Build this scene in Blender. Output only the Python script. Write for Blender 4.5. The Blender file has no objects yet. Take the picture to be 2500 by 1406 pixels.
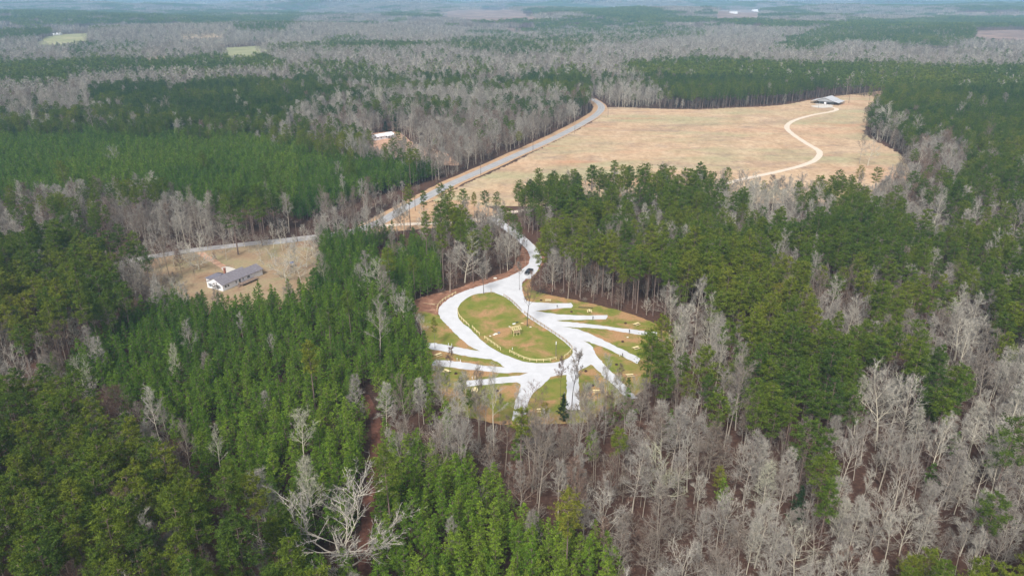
import bpy, math, random
import numpy as np
from mathutils import Vector, Matrix
from mathutils.geometry import tessellate_polygon

# ------------------------------------------------------------------ camera, world, sun
H = 118.0                      # drone height
FPX = 1785.0                   # focal length in photo pixels (photo 2500 wide)
HORIZON = -20.0
PITCH = math.atan2(703 - HORIZON, FPX)
scene = bpy.context.scene
cam_d = bpy.data.cameras.new("camera"); cam = bpy.data.objects.new("camera", cam_d)
scene.collection.objects.link(cam)
cam_d.sensor_width = 36; cam_d.lens = FPX / 2500 * 36
cam_d.clip_start = 0.5; cam_d.clip_end = 60000
cam.location = (0, 0, H); cam.rotation_euler = (math.pi / 2 - PITCH, 0, 0)
scene.camera = cam

SUN_EL, SUN_ROT = math.radians(46), math.radians(-160)
world = bpy.data.worlds.new("World"); scene.world = world; world.use_nodes = True
wn = world.node_tree.nodes; wn.clear()
sky = wn.new("ShaderNodeTexSky"); sky.sky_type = 'NISHITA'; sky.sun_disc = False
sky.sun_elevation = SUN_EL; sky.sun_rotation = SUN_ROT; sky.air_density = 1.0; sky.dust_density = 4.0
bg = wn.new("ShaderNodeBackground"); bg.inputs['Strength'].default_value = 0.10
wo = wn.new("ShaderNodeOutputWorld")
hs = wn.new("ShaderNodeHueSaturation"); hs.inputs['Saturation'].default_value = 0.45      # cloud cover greys the sky
world.node_tree.links.new(sky.outputs[0], hs.inputs['Color']); world.node_tree.links.new(hs.outputs[0], bg.inputs[0]); world.node_tree.links.new(bg.outputs[0], wo.inputs[0])
sd = bpy.data.lights.new("sun", 'SUN'); sd.energy = 2.3; sd.angle = math.radians(12); sd.color = (1, 0.975, 0.94)
sun = bpy.data.objects.new("sun", sd); scene.collection.objects.link(sun)
sdir = Vector((math.sin(SUN_ROT) * math.cos(SUN_EL), math.cos(SUN_ROT) * math.cos(SUN_EL), math.sin(SUN_EL)))
sun.rotation_euler = sdir.to_track_quat('Z', 'Y').to_euler(); sun.location = (0, 0, 300)
vs = scene.view_settings; vs.view_transform = 'Standard'; vs.look = 'None'; vs.exposure = 0.88; vs.gamma = 1
cy = scene.cycles
cy.max_bounces = 5; cy.diffuse_bounces = 3; cy.glossy_bounces = 1; cy.transmission_bounces = 2
cy.transparent_max_bounces = 4; cy.volume_bounces = 1
cy.use_denoising = True
try:
    cy.denoiser = 'OPENIMAGEDENOISE'; cy.denoising_input_passes = 'RGB_ALBEDO_NORMAL'; cy.denoising_prefilter = 'ACCURATE'
except Exception: pass

rng = np.random.default_rng(7); R = random.Random(5)
COL = scene.collection

# ------------------------------------------------------------------ terrain and projection
def sstep(a, b, x):
    t = np.clip((x - a) / (b - a), 0, 1); return t * t * (3 - 2 * t)
def hz(x, y):
    x = np.asarray(x, float); y = np.asarray(y, float)
    r = np.hypot(x, y)
    a = sstep(900, 2600, r) * 11 + sstep(2500, 7000, r) * 22 + sstep(9000, 24000, r) * 30
    n = (np.sin(x / 310 + 1.3 + 0.8 * np.sin(y / 520)) * np.cos(y / 255 + 0.4) + 0.8 * np.sin((x + 0.6 * y) / 470 + 2.1)
         + 0.9 * np.cos((y - 0.4 * x) / 610 + 0.7) + 0.5 * np.sin((x - y) / 190 + 5))
    return a * n * 0.75
SP, CP = math.sin(PITCH), math.cos(PITCH)
def proj(x, y, z):
    dz = z - H
    d = y * CP - dz * SP           # depth along view axis
    u = y * SP + dz * CP           # up
    d = np.maximum(d, 1e-3)
    return 1250 + FPX * x / d, 703 - FPX * u / d
def W(px, py):
    u = (px - 1250) / FPX; v = (703 - py) / FPX
    dy = CP + v * SP; dz = -SP + v * CP
    t = -H / dz
    if t * dy > 800:               # march along the ray over the hills
        s = 600.0
        while s < 40000:
            z = H + dz * s
            if z <= float(hz(u * s, dy * s)): break
            s *= 1.002
        t = s
    return (u * t, dy * t)
def WL(pts): return [W(*p) for p in pts]
def G(x, y): return float(hz(x, y))
def inpoly(px, py, poly):
    c = np.zeros(px.shape, bool); n = len(poly); j = n - 1
    for i in range(n):
        xi, yi = poly[i]; xj, yj = poly[j]
        if yi != yj:
            m = ((yi > py) != (yj > py)) & (px < (xj - xi) * (py - yi) / (yj - yi) + xi)
            c ^= m
        j = i
    return c
def dist_line(x, y, line):
    d = np.full(x.shape, 1e9)
    for (x0, y0), (x1, y1) in zip(line[:-1], line[1:]):
        vx, vy = x1 - x0, y1 - y0; L = vx * vx + vy * vy + 1e-9
        t = np.clip(((x - x0) * vx + (y - y0) * vy) / L, 0, 1)
        d = np.minimum(d, np.hypot(x - x0 - t * vx, y - y0 - t * vy))
    return d
def vnoise(x, y, s, seed=0):
    X = x / s + seed * 17.3; Y = y / s + seed * 9.1
    xi = np.floor(X).astype(np.int64); yi = np.floor(Y).astype(np.int64); fx = X - xi; fy = Y - yi
    def h(a, b):
        n = (a * 374761393 + b * 668265263 + seed * 974711) & 0x7fffffff
        n = ((n ^ (n >> 13)) * 1274126177) & 0x7fffffff
        return ((n ^ (n >> 16)) & 0xffff) / 65535.0
    fx = fx * fx * (3 - 2 * fx); fy = fy * fy * (3 - 2 * fy)
    return (h(xi, yi) * (1 - fx) + h(xi + 1, yi) * fx) * (1 - fy) + (h(xi, yi + 1) * (1 - fx) + h(xi + 1, yi + 1) * fx) * fy

# ------------------------------------------------------------------ materials
def newmat(name):
    m = bpy.data.materials.new(name); m.use_nodes = True; nt = m.node_tree; nt.nodes.clear()
    out = nt.nodes.new("ShaderNodeOutputMaterial"); return m, nt, out
def ramp(nt, fac, stops):
    r = nt.nodes.new("ShaderNodeValToRGB"); e = r.color_ramp.elements
    while len(e) < len(stops): e.new(0.5)
    for el, (p, c) in zip(e, stops): el.position = p; el.color = (*c, 1)
    nt.links.new(fac, r.inputs[0]); return r.outputs[0]
def noise(nt, scale, detail=4, rough=0.6, stretch=None, dist=0, rotz=0):
    tc = nt.nodes.new("ShaderNodeTexCoord"); n = nt.nodes.new("ShaderNodeTexNoise")
    n.inputs['Scale'].default_value = scale; n.inputs['Detail'].default_value = detail
    n.inputs['Roughness'].default_value = rough; n.inputs['Distortion'].default_value = dist
    mp = nt.nodes.new("ShaderNodeMapping"); mp.inputs['Scale'].default_value = stretch or (1, 1, 1); mp.inputs['Rotation'].default_value = (0, 0, rotz)
    nt.links.new(tc.outputs['Object'], mp.inputs[0]); nt.links.new(mp.outputs[0], n.inputs[0]); return n.outputs[0]
def mixc(nt, f, a, b, mode='MIX'):
    m = nt.nodes.new("ShaderNodeMix"); m.data_type = 'RGBA'; m.blend_type = mode
    for s, k in ((f, 0), (a, 6), (b, 7)):
        if isinstance(s, (int, float)): m.inputs[k].default_value = s
        elif isinstance(s, tuple): m.inputs[k].default_value = (*s, 1)
        else: nt.links.new(s, m.inputs[k])
    return m.outputs[2]
def pbr(nt, out, color, rough=0.8, metal=0, spec=0.3):
    b = nt.nodes.new("ShaderNodeBsdfPrincipled"); b.inputs['Roughness'].default_value = rough
    b.inputs['Metallic'].default_value = metal; b.inputs['Specular IOR Level'].default_value = spec
    if isinstance(color, tuple): b.inputs['Base Color'].default_value = (*color, 1)
    else: nt.links.new(color, b.inputs['Base Color'])
    nt.links.new(b.outputs[0], out.inputs[0]); return b
def simple(name, col, rough=0.8, metal=0, var=0.25, scale=3.0, stretch=None):
    m, nt, out = newmat(name)
    c = ramp(nt, noise(nt, scale, 5, 0.6, stretch), [(0.3, tuple(v * (1 - var) for v in col)), (0.7, tuple(min(1, v * (1 + var)) for v in col))])
    pbr(nt, out, c, rough, metal); return m
def attr(nt, name, typ):
    a = nt.nodes.new("ShaderNodeAttribute"); a.attribute_name = name; a.attribute_type = typ; return a.outputs['Fac']
def math_(nt, op, a, b):
    m = nt.nodes.new("ShaderNodeMath"); m.operation = op
    for k, s in enumerate((a, b)):
        if isinstance(s, (int, float)): m.inputs[k].default_value = s
        else: nt.links.new(s, m.inputs[k])
    return m.outputs[0]
def foliage(name, stops, trans=0.2):
    m, nt, out = newmat(name)
    c = ramp(nt, attr(nt, "tint", 'INSTANCER'), stops)
    lv = attr(nt, "lv", 'GEOMETRY')
    f = ramp(nt, lv, [(0, (0.45, 0.47, 0.5)), (1, (1.65, 1.6, 1.35))])
    c = mixc(nt, 1.0, c, f, 'MULTIPLY')
    d = nt.nodes.new("ShaderNodeBsdfDiffuse"); t = nt.nodes.new("ShaderNodeBsdfTranslucent"); mx = nt.nodes.new("ShaderNodeMixShader")
    mx.inputs[0].default_value = trans
    nt.links.new(c, d.inputs[0]); nt.links.new(c, t.inputs[0])
    nt.links.new(d.outputs[0], mx.inputs[1]); nt.links.new(t.outputs[0], mx.inputs[2]); nt.links.new(mx.outputs[0], out.inputs[0])
    return m
M = {}
M['pine_needles'] = foliage('pine_needles', [(0, (0.046, 0.085, 0.024)), (0.4, (0.088, 0.132, 0.022)), (0.75, (0.15, 0.175, 0.026)), (1, (0.23, 0.19, 0.045))])
M['young_needles'] = foliage('young_needles', [(0, (0.050, 0.110, 0.022)), (0.5, (0.108, 0.188, 0.024)), (1, (0.19, 0.26, 0.036))])
M['cedar_needles'] = foliage('cedar_needles', [(0, (0.018, 0.035, 0.018)), (1, (0.035, 0.06, 0.03))])
M['twigs'] = foliage('twigs', [(0, (0.20, 0.115, 0.095)), (0.2, (0.155, 0.123, 0.108)), (0.5, (0.25, 0.232, 0.226)), (0.8, (0.36, 0.342, 0.325)), (1, (0.31, 0.315, 0.235))], 0.0)
M['limbs'] = foliage('limbs', [(0, (0.12, 0.10, 0.09)), (0.5, (0.28, 0.25, 0.235)), (1, (0.46, 0.435, 0.39))], 0.0)
M['pine_bark'] = simple('pine_bark', (0.16, 0.115, 0.095), 0.9, scale=4)
M['dark_bark'] = simple('dark_bark', (0.09, 0.075, 0.065), 0.9, scale=4)

def mat_ground():
    m, nt, out = newmat('leaf_litter')
    a = ramp(nt, noise(nt, 0.9, 8, 0.7), [(0.3, (0.042, 0.024, 0.018)), (0.55, (0.082, 0.047, 0.034)), (0.8, (0.15, 0.095, 0.07))])
    b = ramp(nt, noise(nt, 0.004, 5, 0.6), [(0.42, (0.8, 0.8, 0.8)), (0.6, (1.25, 1.15, 1.1))])
    pbr(nt, out, mixc(nt, 1.0, a, b, 'MULTIPLY'), 1.0, spec=0.1); return m
M['ground'] = mat_ground()
def mat_lawn(name, bias=0.0):
    m, nt, out = newmat(name)
    g = ramp(nt, noise(nt, 0.22, 6, 0.65), [(0.3, (0.105, 0.145, 0.022)), (0.5, (0.17, 0.18, 0.035)), (0.7, (0.24, 0.19, 0.06))])
    cl = ramp(nt, noise(nt, 1.6, 6, 0.7), [(0.3, (0.30, 0.15, 0.07)), (0.7, (0.46, 0.27, 0.15))])
    msk = ramp(nt, noise(nt, 0.085, 7, 0.62, dist=0.4), [(0.50 - bias, (0, 0, 0)), (0.62 - bias, (0.85, 0.85, 0.85))])
    c = mixc(nt, msk, g, cl)
    f = ramp(nt, noise(nt, 5.0, 3, 0.7), [(0.3, (0.82, 0.82, 0.82)), (0.7, (1.12, 1.12, 1.12))])
    pbr(nt, out, mixc(nt, 1.0, c, f, 'MULTIPLY'), 1.0, spec=0.1); return m
M['lawn'] = mat_lawn('lawn', 0.03); M['island'] = mat_lawn('island_lawn', 0.0)
def mat_clay(name, a, b, c3, s=0.35):
    m, nt, out = newmat(name)
    g = ramp(nt, noise(nt, s, 8, 0.68, dist=0.5), [(0.3, a), (0.5, b), (0.7, c3)])
    f = ramp(nt, noise(nt, s * 12, 4, 0.7), [(0.3, (0.8, 0.8, 0.8)), (0.7, (1.15, 1.15, 1.15))])
    pbr(nt, out, mixc(nt, 1.0, g, f, 'MULTIPLY'), 1.0, spec=0.1); return m
M['clay'] = mat_clay('clay_bank', (0.15, 0.075, 0.05), (0.22, 0.11, 0.07), (0.40, 0.23, 0.15))
M['trail'] = mat_clay('trail_dirt', (0.06, 0.032, 0.024), (0.115, 0.052, 0.036), (0.17, 0.08, 0.055), 0.8)
M['yard'] = mat_clay('yard_grass', (0.24, 0.145, 0.09), (0.29, 0.215, 0.13), (0.25, 0.235, 0.12), 0.07)
M['verge'] = mat_clay('verge', (0.30, 0.19, 0.11), (0.42, 0.27, 0.16), (0.45, 0.33, 0.2), 0.2)
M['redclay'] = mat_clay('red_clay', (0.36, 0.19, 0.12), (0.46, 0.28, 0.19), (0.55, 0.38, 0.26), 0.3)
def mat_field():
    m, nt, out = newmat('dry_field')
    a = ramp(nt, noise(nt, 0.035, 8, 0.72, stretch=(1.1, 0.8, 1), dist=0.8), [(0.35, (0.40, 0.27, 0.165)), (0.5, (0.49, 0.345, 0.22)), (0.66, (0.55, 0.415, 0.28))])
    w = nt.nodes.new("ShaderNodeTexWave"); w.inputs['Scale'].default_value = 0.11; w.inputs['Distortion'].default_value = 14; w.inputs['Detail'].default_value = 4
    w.inputs['Detail Scale'].default_value = 0.4
    tc = nt.nodes.new("ShaderNodeTexCoord"); mp = nt.nodes.new("ShaderNodeMapping"); mp.inputs['Rotation'].default_value = (0, 0, math.radians(70))
    nt.links.new(tc.outputs['Object'], mp.inputs[0]); nt.links.new(mp.outputs[0], w.inputs[0])
    rows = ramp(nt, w.outputs['Fac'], [(0.2, (0.84, 0.82, 0.80)), (0.8, (1.06, 1.06, 1.06))])
    c = mixc(nt, 1.0, a, rows, 'MULTIPLY')
    gm = ramp(nt, noise(nt, 0.012, 4, 0.6, stretch=(0.6, 1.3, 1)), [(0.47, (0, 0, 0)), (0.62, (0.75, 0.75, 0.75))])
    c = mixc(nt, gm, c, (0.31, 0.30, 0.17))
    sc = ramp(nt, noise(nt, 0.03, 9, 0.78, stretch=(0.6, 1.3, 1), dist=0.6), [(0.50, (0, 0, 0)), (0.63, (0.8, 0.8, 0.8))])
    c = mixc(nt, sc, c, (0.28, 0.20, 0.15))
    rd = ramp(nt, noise(nt, 0.018, 5, 0.6, stretch=(0.5, 1.6, 1)), [(0.55, (0, 0, 0)), (0.68, (0.6, 0.6, 0.6))])
    c = mixc(nt, rd, c, (0.47, 0.25, 0.15))
    fine = ramp(nt, noise(nt, 0.22, 8, 0.75, stretch=(1.2, 0.6, 1), rotz=-.5), [(0.38, (0.78, 0.76, 0.74)), (0.5, (0.96, 0.96, 0.95)), (0.62, (1.06, 1.06, 1.06))])
    c = mixc(nt, 1.0, c, fine, 'MULTIPLY')
    pbr(nt, out, c, 1.0, spec=0.1); return m
M['field'] = mat_field()
def mat_gravel(name, col, s=0.4, v=0.1):
    m, nt, out = newmat(name)
    a = ramp(nt, noise(nt, s, 8, 0.65), [(0.3, tuple(x * (1 - v) for x in col)), (0.7, tuple(min(0.9, x * (1 + v)) for x in col))])
    b = ramp(nt, noise(nt, s * 20, 3, 0.7), [(0.3, (0.92, 0.92, 0.92)), (0.7, (1.05, 1.05, 1.05))])
    pbr(nt, out, mixc(nt, 1.0, a, b, 'MULTIPLY'), 0.95, spec=0.2); return m
M['gravel'] = mat_gravel('white_gravel', (0.52, 0.52, 0.53), 0.25, 0.09)
M['gravel_tan'] = mat_gravel('tan_gravel', (0.60, 0.50, 0.40), 0.25, 0.1)
M['asphalt'] = mat_gravel('asphalt', (0.315, 0.31, 0.31), 0.15, 0.14)
M['asphalt_worn'] = mat_gravel('asphalt_worn', (0.33, 0.31, 0.30), 0.1, 0.15)
M['line'] = simple('road_paint', (0.42, 0.41, 0.38), 0.8, var=0.1)
M['pasture'] = mat_clay('pasture_grass', (0.19, 0.20, 0.095), (0.25, 0.245, 0.125), (0.34, 0.30, 0.18), 0.02)
M['cutover'] = mat_clay('cutover_soil', (0.14, 0.10, 0.085), (0.20, 0.14, 0.12), (0.34, 0.24, 0.19), 0.012)
M['wood'] = simple('new_lumber', (0.70, 0.58, 0.32), 0.8, var=0.14, scale=6)
M['wood_old'] = simple('weathered_lumber', (0.36, 0.26, 0.16), 0.85, var=0.2, scale=6)
M['pole'] = simple('pole_wood', (0.14, 0.11, 0.09), 0.9)
M['white'] = simple('white_siding', (0.74, 0.74, 0.76), 0.6, var=0.04, scale=1.5)
M['shingle'] = simple('roof_shingle', (0.17, 0.155, 0.17), 0.9, var=0.22, scale=1.2)
M['shingle2'] = simple('roof_shingle_dark', (0.125, 0.12, 0.145), 0.9, var=0.2, scale=1.2)
M['metal_roof'] = simple('metal_roof', (0.42, 0.42, 0.43), 0.6, metal=0.0, var=0.08, scale=0.6)
M['brick'] = simple('brick', (0.30, 0.12, 0.08), 0.9)
M['glass'] = simple('window_glass', (0.03, 0.035, 0.045), 0.1, var=0.3)
M['black'] = simple('black_metal', (0.02, 0.02, 0.022), 0.5)
M['steel'] = simple('grey_steel', (0.35, 0.36, 0.38), 0.5, metal=0.5)
M['rust'] = simple('rusty_steel', (0.10, 0.05, 0.035), 0.8)
M['carpaint'] = simple('black_car_paint', (0.018, 0.019, 0.023), 0.22, var=0.1)
M['rubber'] = simple('rubber', (0.015, 0.015, 0.015), 0.8)
M['chrome'] = simple('chrome', (0.6, 0.6, 0.62), 0.15, metal=1, var=0.02)
M['lamp_glass'] = simple('lamp_lens', (0.5, 0.5, 0.52), 0.1, var=0.02)
M['tail'] = simple('tail_lamp_lens', (0.3, 0.01, 0.01), 0.2, var=0.02)
M['deck'] = simple('deck_wood', (0.20, 0.145, 0.125), 0.85)
M['blue'] = simple('blue_fabric', (0.06, 0.09, 0.20), 0.7)
M['shutter'] = simple('grey_shutter', (0.10, 0.12, 0.13), 0.6)
M['concrete'] = simple('concrete', (0.50, 0.46, 0.41), 0.9, var=0.06)
M['stone'] = simple('pale_stone', (0.62, 0.60, 0.52), 0.9)

# ------------------------------------------------------------------ mesh helpers
class MB:
    def __init__(s): s.v = []; s.f = []; s.m = []; s.mi = 0; s.lv = []
    def add(s, vs, fs, lv=0.5):
        b = len(s.v); s.v.extend(vs); s.f.extend([tuple(i + b for i in f) for f in fs]); s.m.extend([s.mi] * len(fs)); s.lv.extend([lv] * len(vs))
    def box(s, c, d, rz=0.0, rx=0.0, ry=0.0):
        mt = Matrix.Rotation(rz, 3, 'Z') @ Matrix.Rotation(ry, 3, 'Y') @ Matrix.Rotation(rx, 3, 'X')
        vs = []
        for x in (-.5, .5):
            for y in (-.5, .5):
                for z in (-.5, .5):
                    p = mt @ Vector((x * d[0], y * d[1], z * d[2])); vs.append((p.x + c[0], p.y + c[1], p.z + c[2]))
        s.add(vs, [(0, 1, 3, 2), (4, 6, 7, 5), (0, 4, 5, 1), (2, 3, 7, 6), (0, 2, 6, 4), (1, 5, 7, 3)])
    def bar(s, a, b, w, h=None):
        a = Vector(a); b = Vector(b); d = b - a; L = d.length; d.normalize()
        q = d.to_track_quat('X', 'Z').to_matrix(); h = h or w; c = (a + b) / 2; vs = []
        for x in (-.5, .5):
            for y in (-.5, .5):
                for z in (-.5, .5):
                    vs.append(tuple(q @ Vector((x * L, y * w, z * h)) + c))
        s.add(vs, [(0, 1, 3, 2), (4, 6, 7, 5), (0, 4, 5, 1), (2, 3, 7, 6), (0, 2, 6, 4), (1, 5, 7, 3)])
    def tube(s, pts, rad, n=6, cap=True, lv=0.5):
        vs = []; fs = []; k = len(pts)
        for i, p in enumerate(pts):
            p = Vector(p); a = Vector(pts[max(0, i - 1)]); b = Vector(pts[min(k - 1, i + 1)])
            d = (b - a)
            if d.length < 1e-6: d = Vector((0, 0, 1))
            d.normalize(); u = d.orthogonal().normalized(); w = d.cross(u)
            u = (Vector((1, 0, 0)) - d * d.x); u = u.normalized() if u.length > 0.2 else (Vector((0, 1, 0)) - d * d.y).normalized()
            w = d.cross(u)
            for j in range(n):
                t = 2 * math.pi * j / n; vs.append(tuple(p + (u * math.cos(t) + w * math.sin(t)) * rad[i]))
        for i in range(k - 1):
            for j in range(n):
                a = i * n + j; b = i * n + (j + 1) % n; fs.append((a, b, b + n, a + n))
        if cap: fs.append(tuple(range((k - 1) * n, k * n))); fs.append(tuple(reversed(range(n))))
        s.add(vs, fs, lv)
    def ngon(s, pts, h0, h1):      # vertical prism from an xy outline
        n = len(pts); vs = [(x, y, h0) for x, y in pts] + [(x, y, h1) for x, y in pts]
        s.add(vs, [tuple(reversed(range(n))), tuple(range(n, 2 * n))] + [(i, (i + 1) % n, (i + 1) % n + n, i + n) for i in range(n)])
    def prof(s, prof, y0, y1):     # xz profile extruded along y
        n = len(prof); vs = [(x, y0, z) for x, z in prof] + [(x, y1, z) for x, z in prof]
        s.add(vs, [tuple(range(n)), tuple(reversed(range(n, 2 * n)))] + [(i, i + n, (i + 1) % n + n, (i + 1) % n) for i in range(n)])
    def mesh(s, name, mats, lv=False):
        me = bpy.data.meshes.new(name); me.from_pydata(s.v, [], s.f)
        for m in (mats if isinstance(mats, list) else [mats]): me.materials.append(m)
        if s.mi: me.polygons.foreach_set('material_index', s.m)
        if lv:
            a = me.attributes.new('lv', 'FLOAT', 'POINT'); a.data.foreach_set('value', s.lv)
        me.update(); return me
    def build(s, name, mats, parent=None, lv=False, loc=None):
        o = bpy.data.objects.new(name, s.mesh(name, mats, lv)); COL.objects.link(o)
        if parent is not None: o.parent = parent
        if loc is not None: o.location = loc
        return o
def empty(name, loc, label, cat, rz=0.0, group=None, scale=1.0):
    o = bpy.data.objects.new(name, None); COL.objects.link(o); o.location = loc; o.rotation_euler = (0, 0, rz); o.scale = (scale,) * 3
    o.empty_display_size = 0.3
    o['label'] = label; o['category'] = cat
    if group: o['group'] = group
    return o
def tag(o, label, cat, group=None):
    o['label'] = label; o['category'] = cat
    if group: o['group'] = group
    return o
def struct(o, kind='structure'): o['kind'] = kind; return o
def dup(root, loc, rz, label, group=None, scale=None):
    r = root.copy(); COL.objects.link(r); r.location = loc; r.rotation_euler = (0, 0, rz); r['label'] = label
    if group: r['group'] = group
    if scale: r.scale = (scale,) * 3
    for ch in root.children:
        c = ch.copy(); COL.objects.link(c); c.parent = r
        for g in ch.children:
            d = g.copy(); COL.objects.link(d); d.parent = c
    return r

def smooth(pts, closed=True, sub=4):
    out = []; n = len(pts)
    for i in range(n if closed else n - 1):
        p0, p1, p2, p3 = [pts[(i + k) % n] if closed else pts[min(max(i + k, 0), n - 1)] for k in (-1, 0, 1, 2)]
        for j in range(sub):
            t = j / sub
            out.append(tuple(0.5 * ((2 * p1[k]) + (-p0[k] + p2[k]) * t + (2 * p0[k] - 5 * p1[k] + 4 * p2[k] - p3[k]) * t * t + (-p0[k] + 3 * p1[k] - 3 * p2[k] + p3[k]) * t ** 3) for k in (0, 1)))
    if not closed: out.append(tuple(pts[-1]))
    return out
def rough_edge(pts, amp, closed=True):
    out = []; n = len(pts)
    for i in range(n if closed else n - 1):
        a = pts[i]; b = pts[(i + 1) % n]; L = math.hypot(b[0] - a[0], b[1] - a[1]); k = max(1, int(L / 1.2))
        for j in range(k):
            t = j / k; out.append((a[0] + (b[0] - a[0]) * t + R.uniform(-amp, amp), a[1] + (b[1] - a[1]) * t + R.uniform(-amp, amp)))
    return out
def sheet(name, outline, z, mat, amp=0.15, sm=True):
    w = outline
    if sm: w = smooth(w, True, 3)
    if amp: w = rough_edge(w, amp)
    v3 = [Vector((x, y, z)) for x, y in w]
    tris = tessellate_polygon([v3])
    me = bpy.data.meshes.new(name); me.from_pydata([tuple(v) for v in v3], [], [tuple(t) for t in tris])
    me.materials.append(mat); me.update()
    for p in me.polygons:
        if p.normal.z < 0: p.flip()
    o = bpy.data.objects.new(name, me); COL.objects.link(o); return struct(o)
def ribbon(name, line, w, z, mat, amp=0.0, sub=6, drape=False, off=0.0):
    c = smooth(line, False, sub); vs = []; fs = []
    for i, p in enumerate(c):
        a = c[max(0, i - 1)]; b = c[min(len(c) - 1, i + 1)]; dx, dy = b[0] - a[0], b[1] - a[1]; L = math.hypot(dx, dy) or 1
        nx, ny = -dy / L, dx / L
        for s in (-1, 1):
            ww = (w / 2 + R.uniform(-amp, amp)) * s + off
            x, y = p[0] + nx * ww, p[1] + ny * ww; vs.append((x, y, z + (G(x, y) if drape else 0)))
        if i: fs.append((2 * i - 2, 2 * i - 1, 2 * i + 1, 2 * i))
    me = bpy.data.meshes.new(name); me.from_pydata(vs, [], fs); me.materials.append(mat); me.update()
    for p in me.polygons:
        if p.normal.z < 0: p.flip()
    o = bpy.data.objects.new(name, me); COL.objects.link(o); return struct(o)
def drape_patch(name, pxpoly, mat, step, z):
    w = np.array(WL(pxpoly)); x0, y0 = w.min(0); x1, y1 = w.max(0)
    xs = np.arange(x0, x1 + step, step); ys = np.arange(y0, y1 + step, step)
    X, Y = np.meshgrid(xs, ys); Z = hz(X, Y) + z
    cx = (X[:-1, :-1] + step / 2); cyy = (Y[:-1, :-1] + step / 2)
    ins = inpoly(cx, cyy, [tuple(p) for p in w]); nx = len(xs)
    fs = [(j * nx + i, j * nx + i + 1, (j + 1) * nx + i + 1, (j + 1) * nx + i) for j, i in zip(*np.nonzero(ins))]
    me = bpy.data.meshes.new(name); me.from_pydata(list(zip(X.ravel().tolist(), Y.ravel().tolist(), Z.ravel().tolist())), [], fs)
    me.materials.append(mat); me.update()
    o = bpy.data.objects.new(name, me); COL.objects.link(o); return struct(o)

# ------------------------------------------------------------------ ground
def build_ground():
    rad = np.concatenate([[0, 20, 45], np.geomspace(60, 26000, 330)])
    ang = np.concatenate([np.radians(np.arange(-50, 50, 0.4)), np.radians(np.arange(50, 310, 4))])
    nr, na = len(rad), len(ang)
    Rr, A = np.meshgrid(rad, ang, indexing='ij'); X = Rr * np.sin(A); Y = Rr * np.cos(A); Z = hz(X, Y)
    vs = np.stack([X.ravel(), Y.ravel(), Z.ravel()], 1)
    i, j = np.meshgrid(np.arange(nr - 1), np.arange(na), indexing='ij'); j2 = (j + 1) % na
    fs = np.stack([i * na + j, (i + 1) * na + j, (i + 1) * na + j2, i * na + j2], -1).reshape(-1, 4)[:, ::-1]
    me = bpy.data.meshes.new('ground'); me.vertices.add(len(vs)); me.vertices.foreach_set('co', vs.ravel())
    me.loops.add(fs.size); me.loops.foreach_set('vertex_index', fs.ravel().astype(np.int32))
    me.polygons.add(len(fs)); me.polygons.foreach_set('loop_start', (np.arange(len(fs)) * 4).astype(np.int32))
    me.update(calc_edges=True); me.validate(); me.materials.append(M['ground'])
    o = bpy.data.objects.new('ground', me); COL.objects.link(o); struct(o)
build_ground()

# ------------------------------------------------------------------ clearings and roads (outlines in photo pixels, laid on the ground)
FIELD = [(985,532),(1062,487),(1132,452),(1232,407),(1332,357),(1422,312),(1466,284),(1485,263),(1600,266),(1700,268),(1800,263),(1900,258),(1990,243),(2080,231),(2170,222),(2182,235),(2150,265),(2112,310),(2120,335),(2195,375),(2212,402),(2225,430),(2200,460),(2160,490),(2120,512),(1980,498),(1800,496),(1500,490),(1250,512),(1215,535),(1060,552)]
LAWN = [(1322,650),(1300,682),(1297,705),(1330,718),(1400,732),(1480,750),(1550,770),(1610,795),(1640,830),(1625,870),(1600,910),(1560,960),(1480,1000),(1430,1030),(1330,1036),(1250,1040),(1130,1015),(1080,985),(1055,950),(1045,900),(1040,840),(1025,790),(1015,760),(1018,735),(1060,722),(1110,712),(1160,690),(1200,680),(1250,662),(1288,640)]
YARD = [(330,655),(370,632),(440,622),(500,612),(620,597),(740,585),(775,600),(790,640),(770,680),(760,725),(690,752),(560,768),(470,765),(400,730),(360,700),(320,680)]
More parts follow.
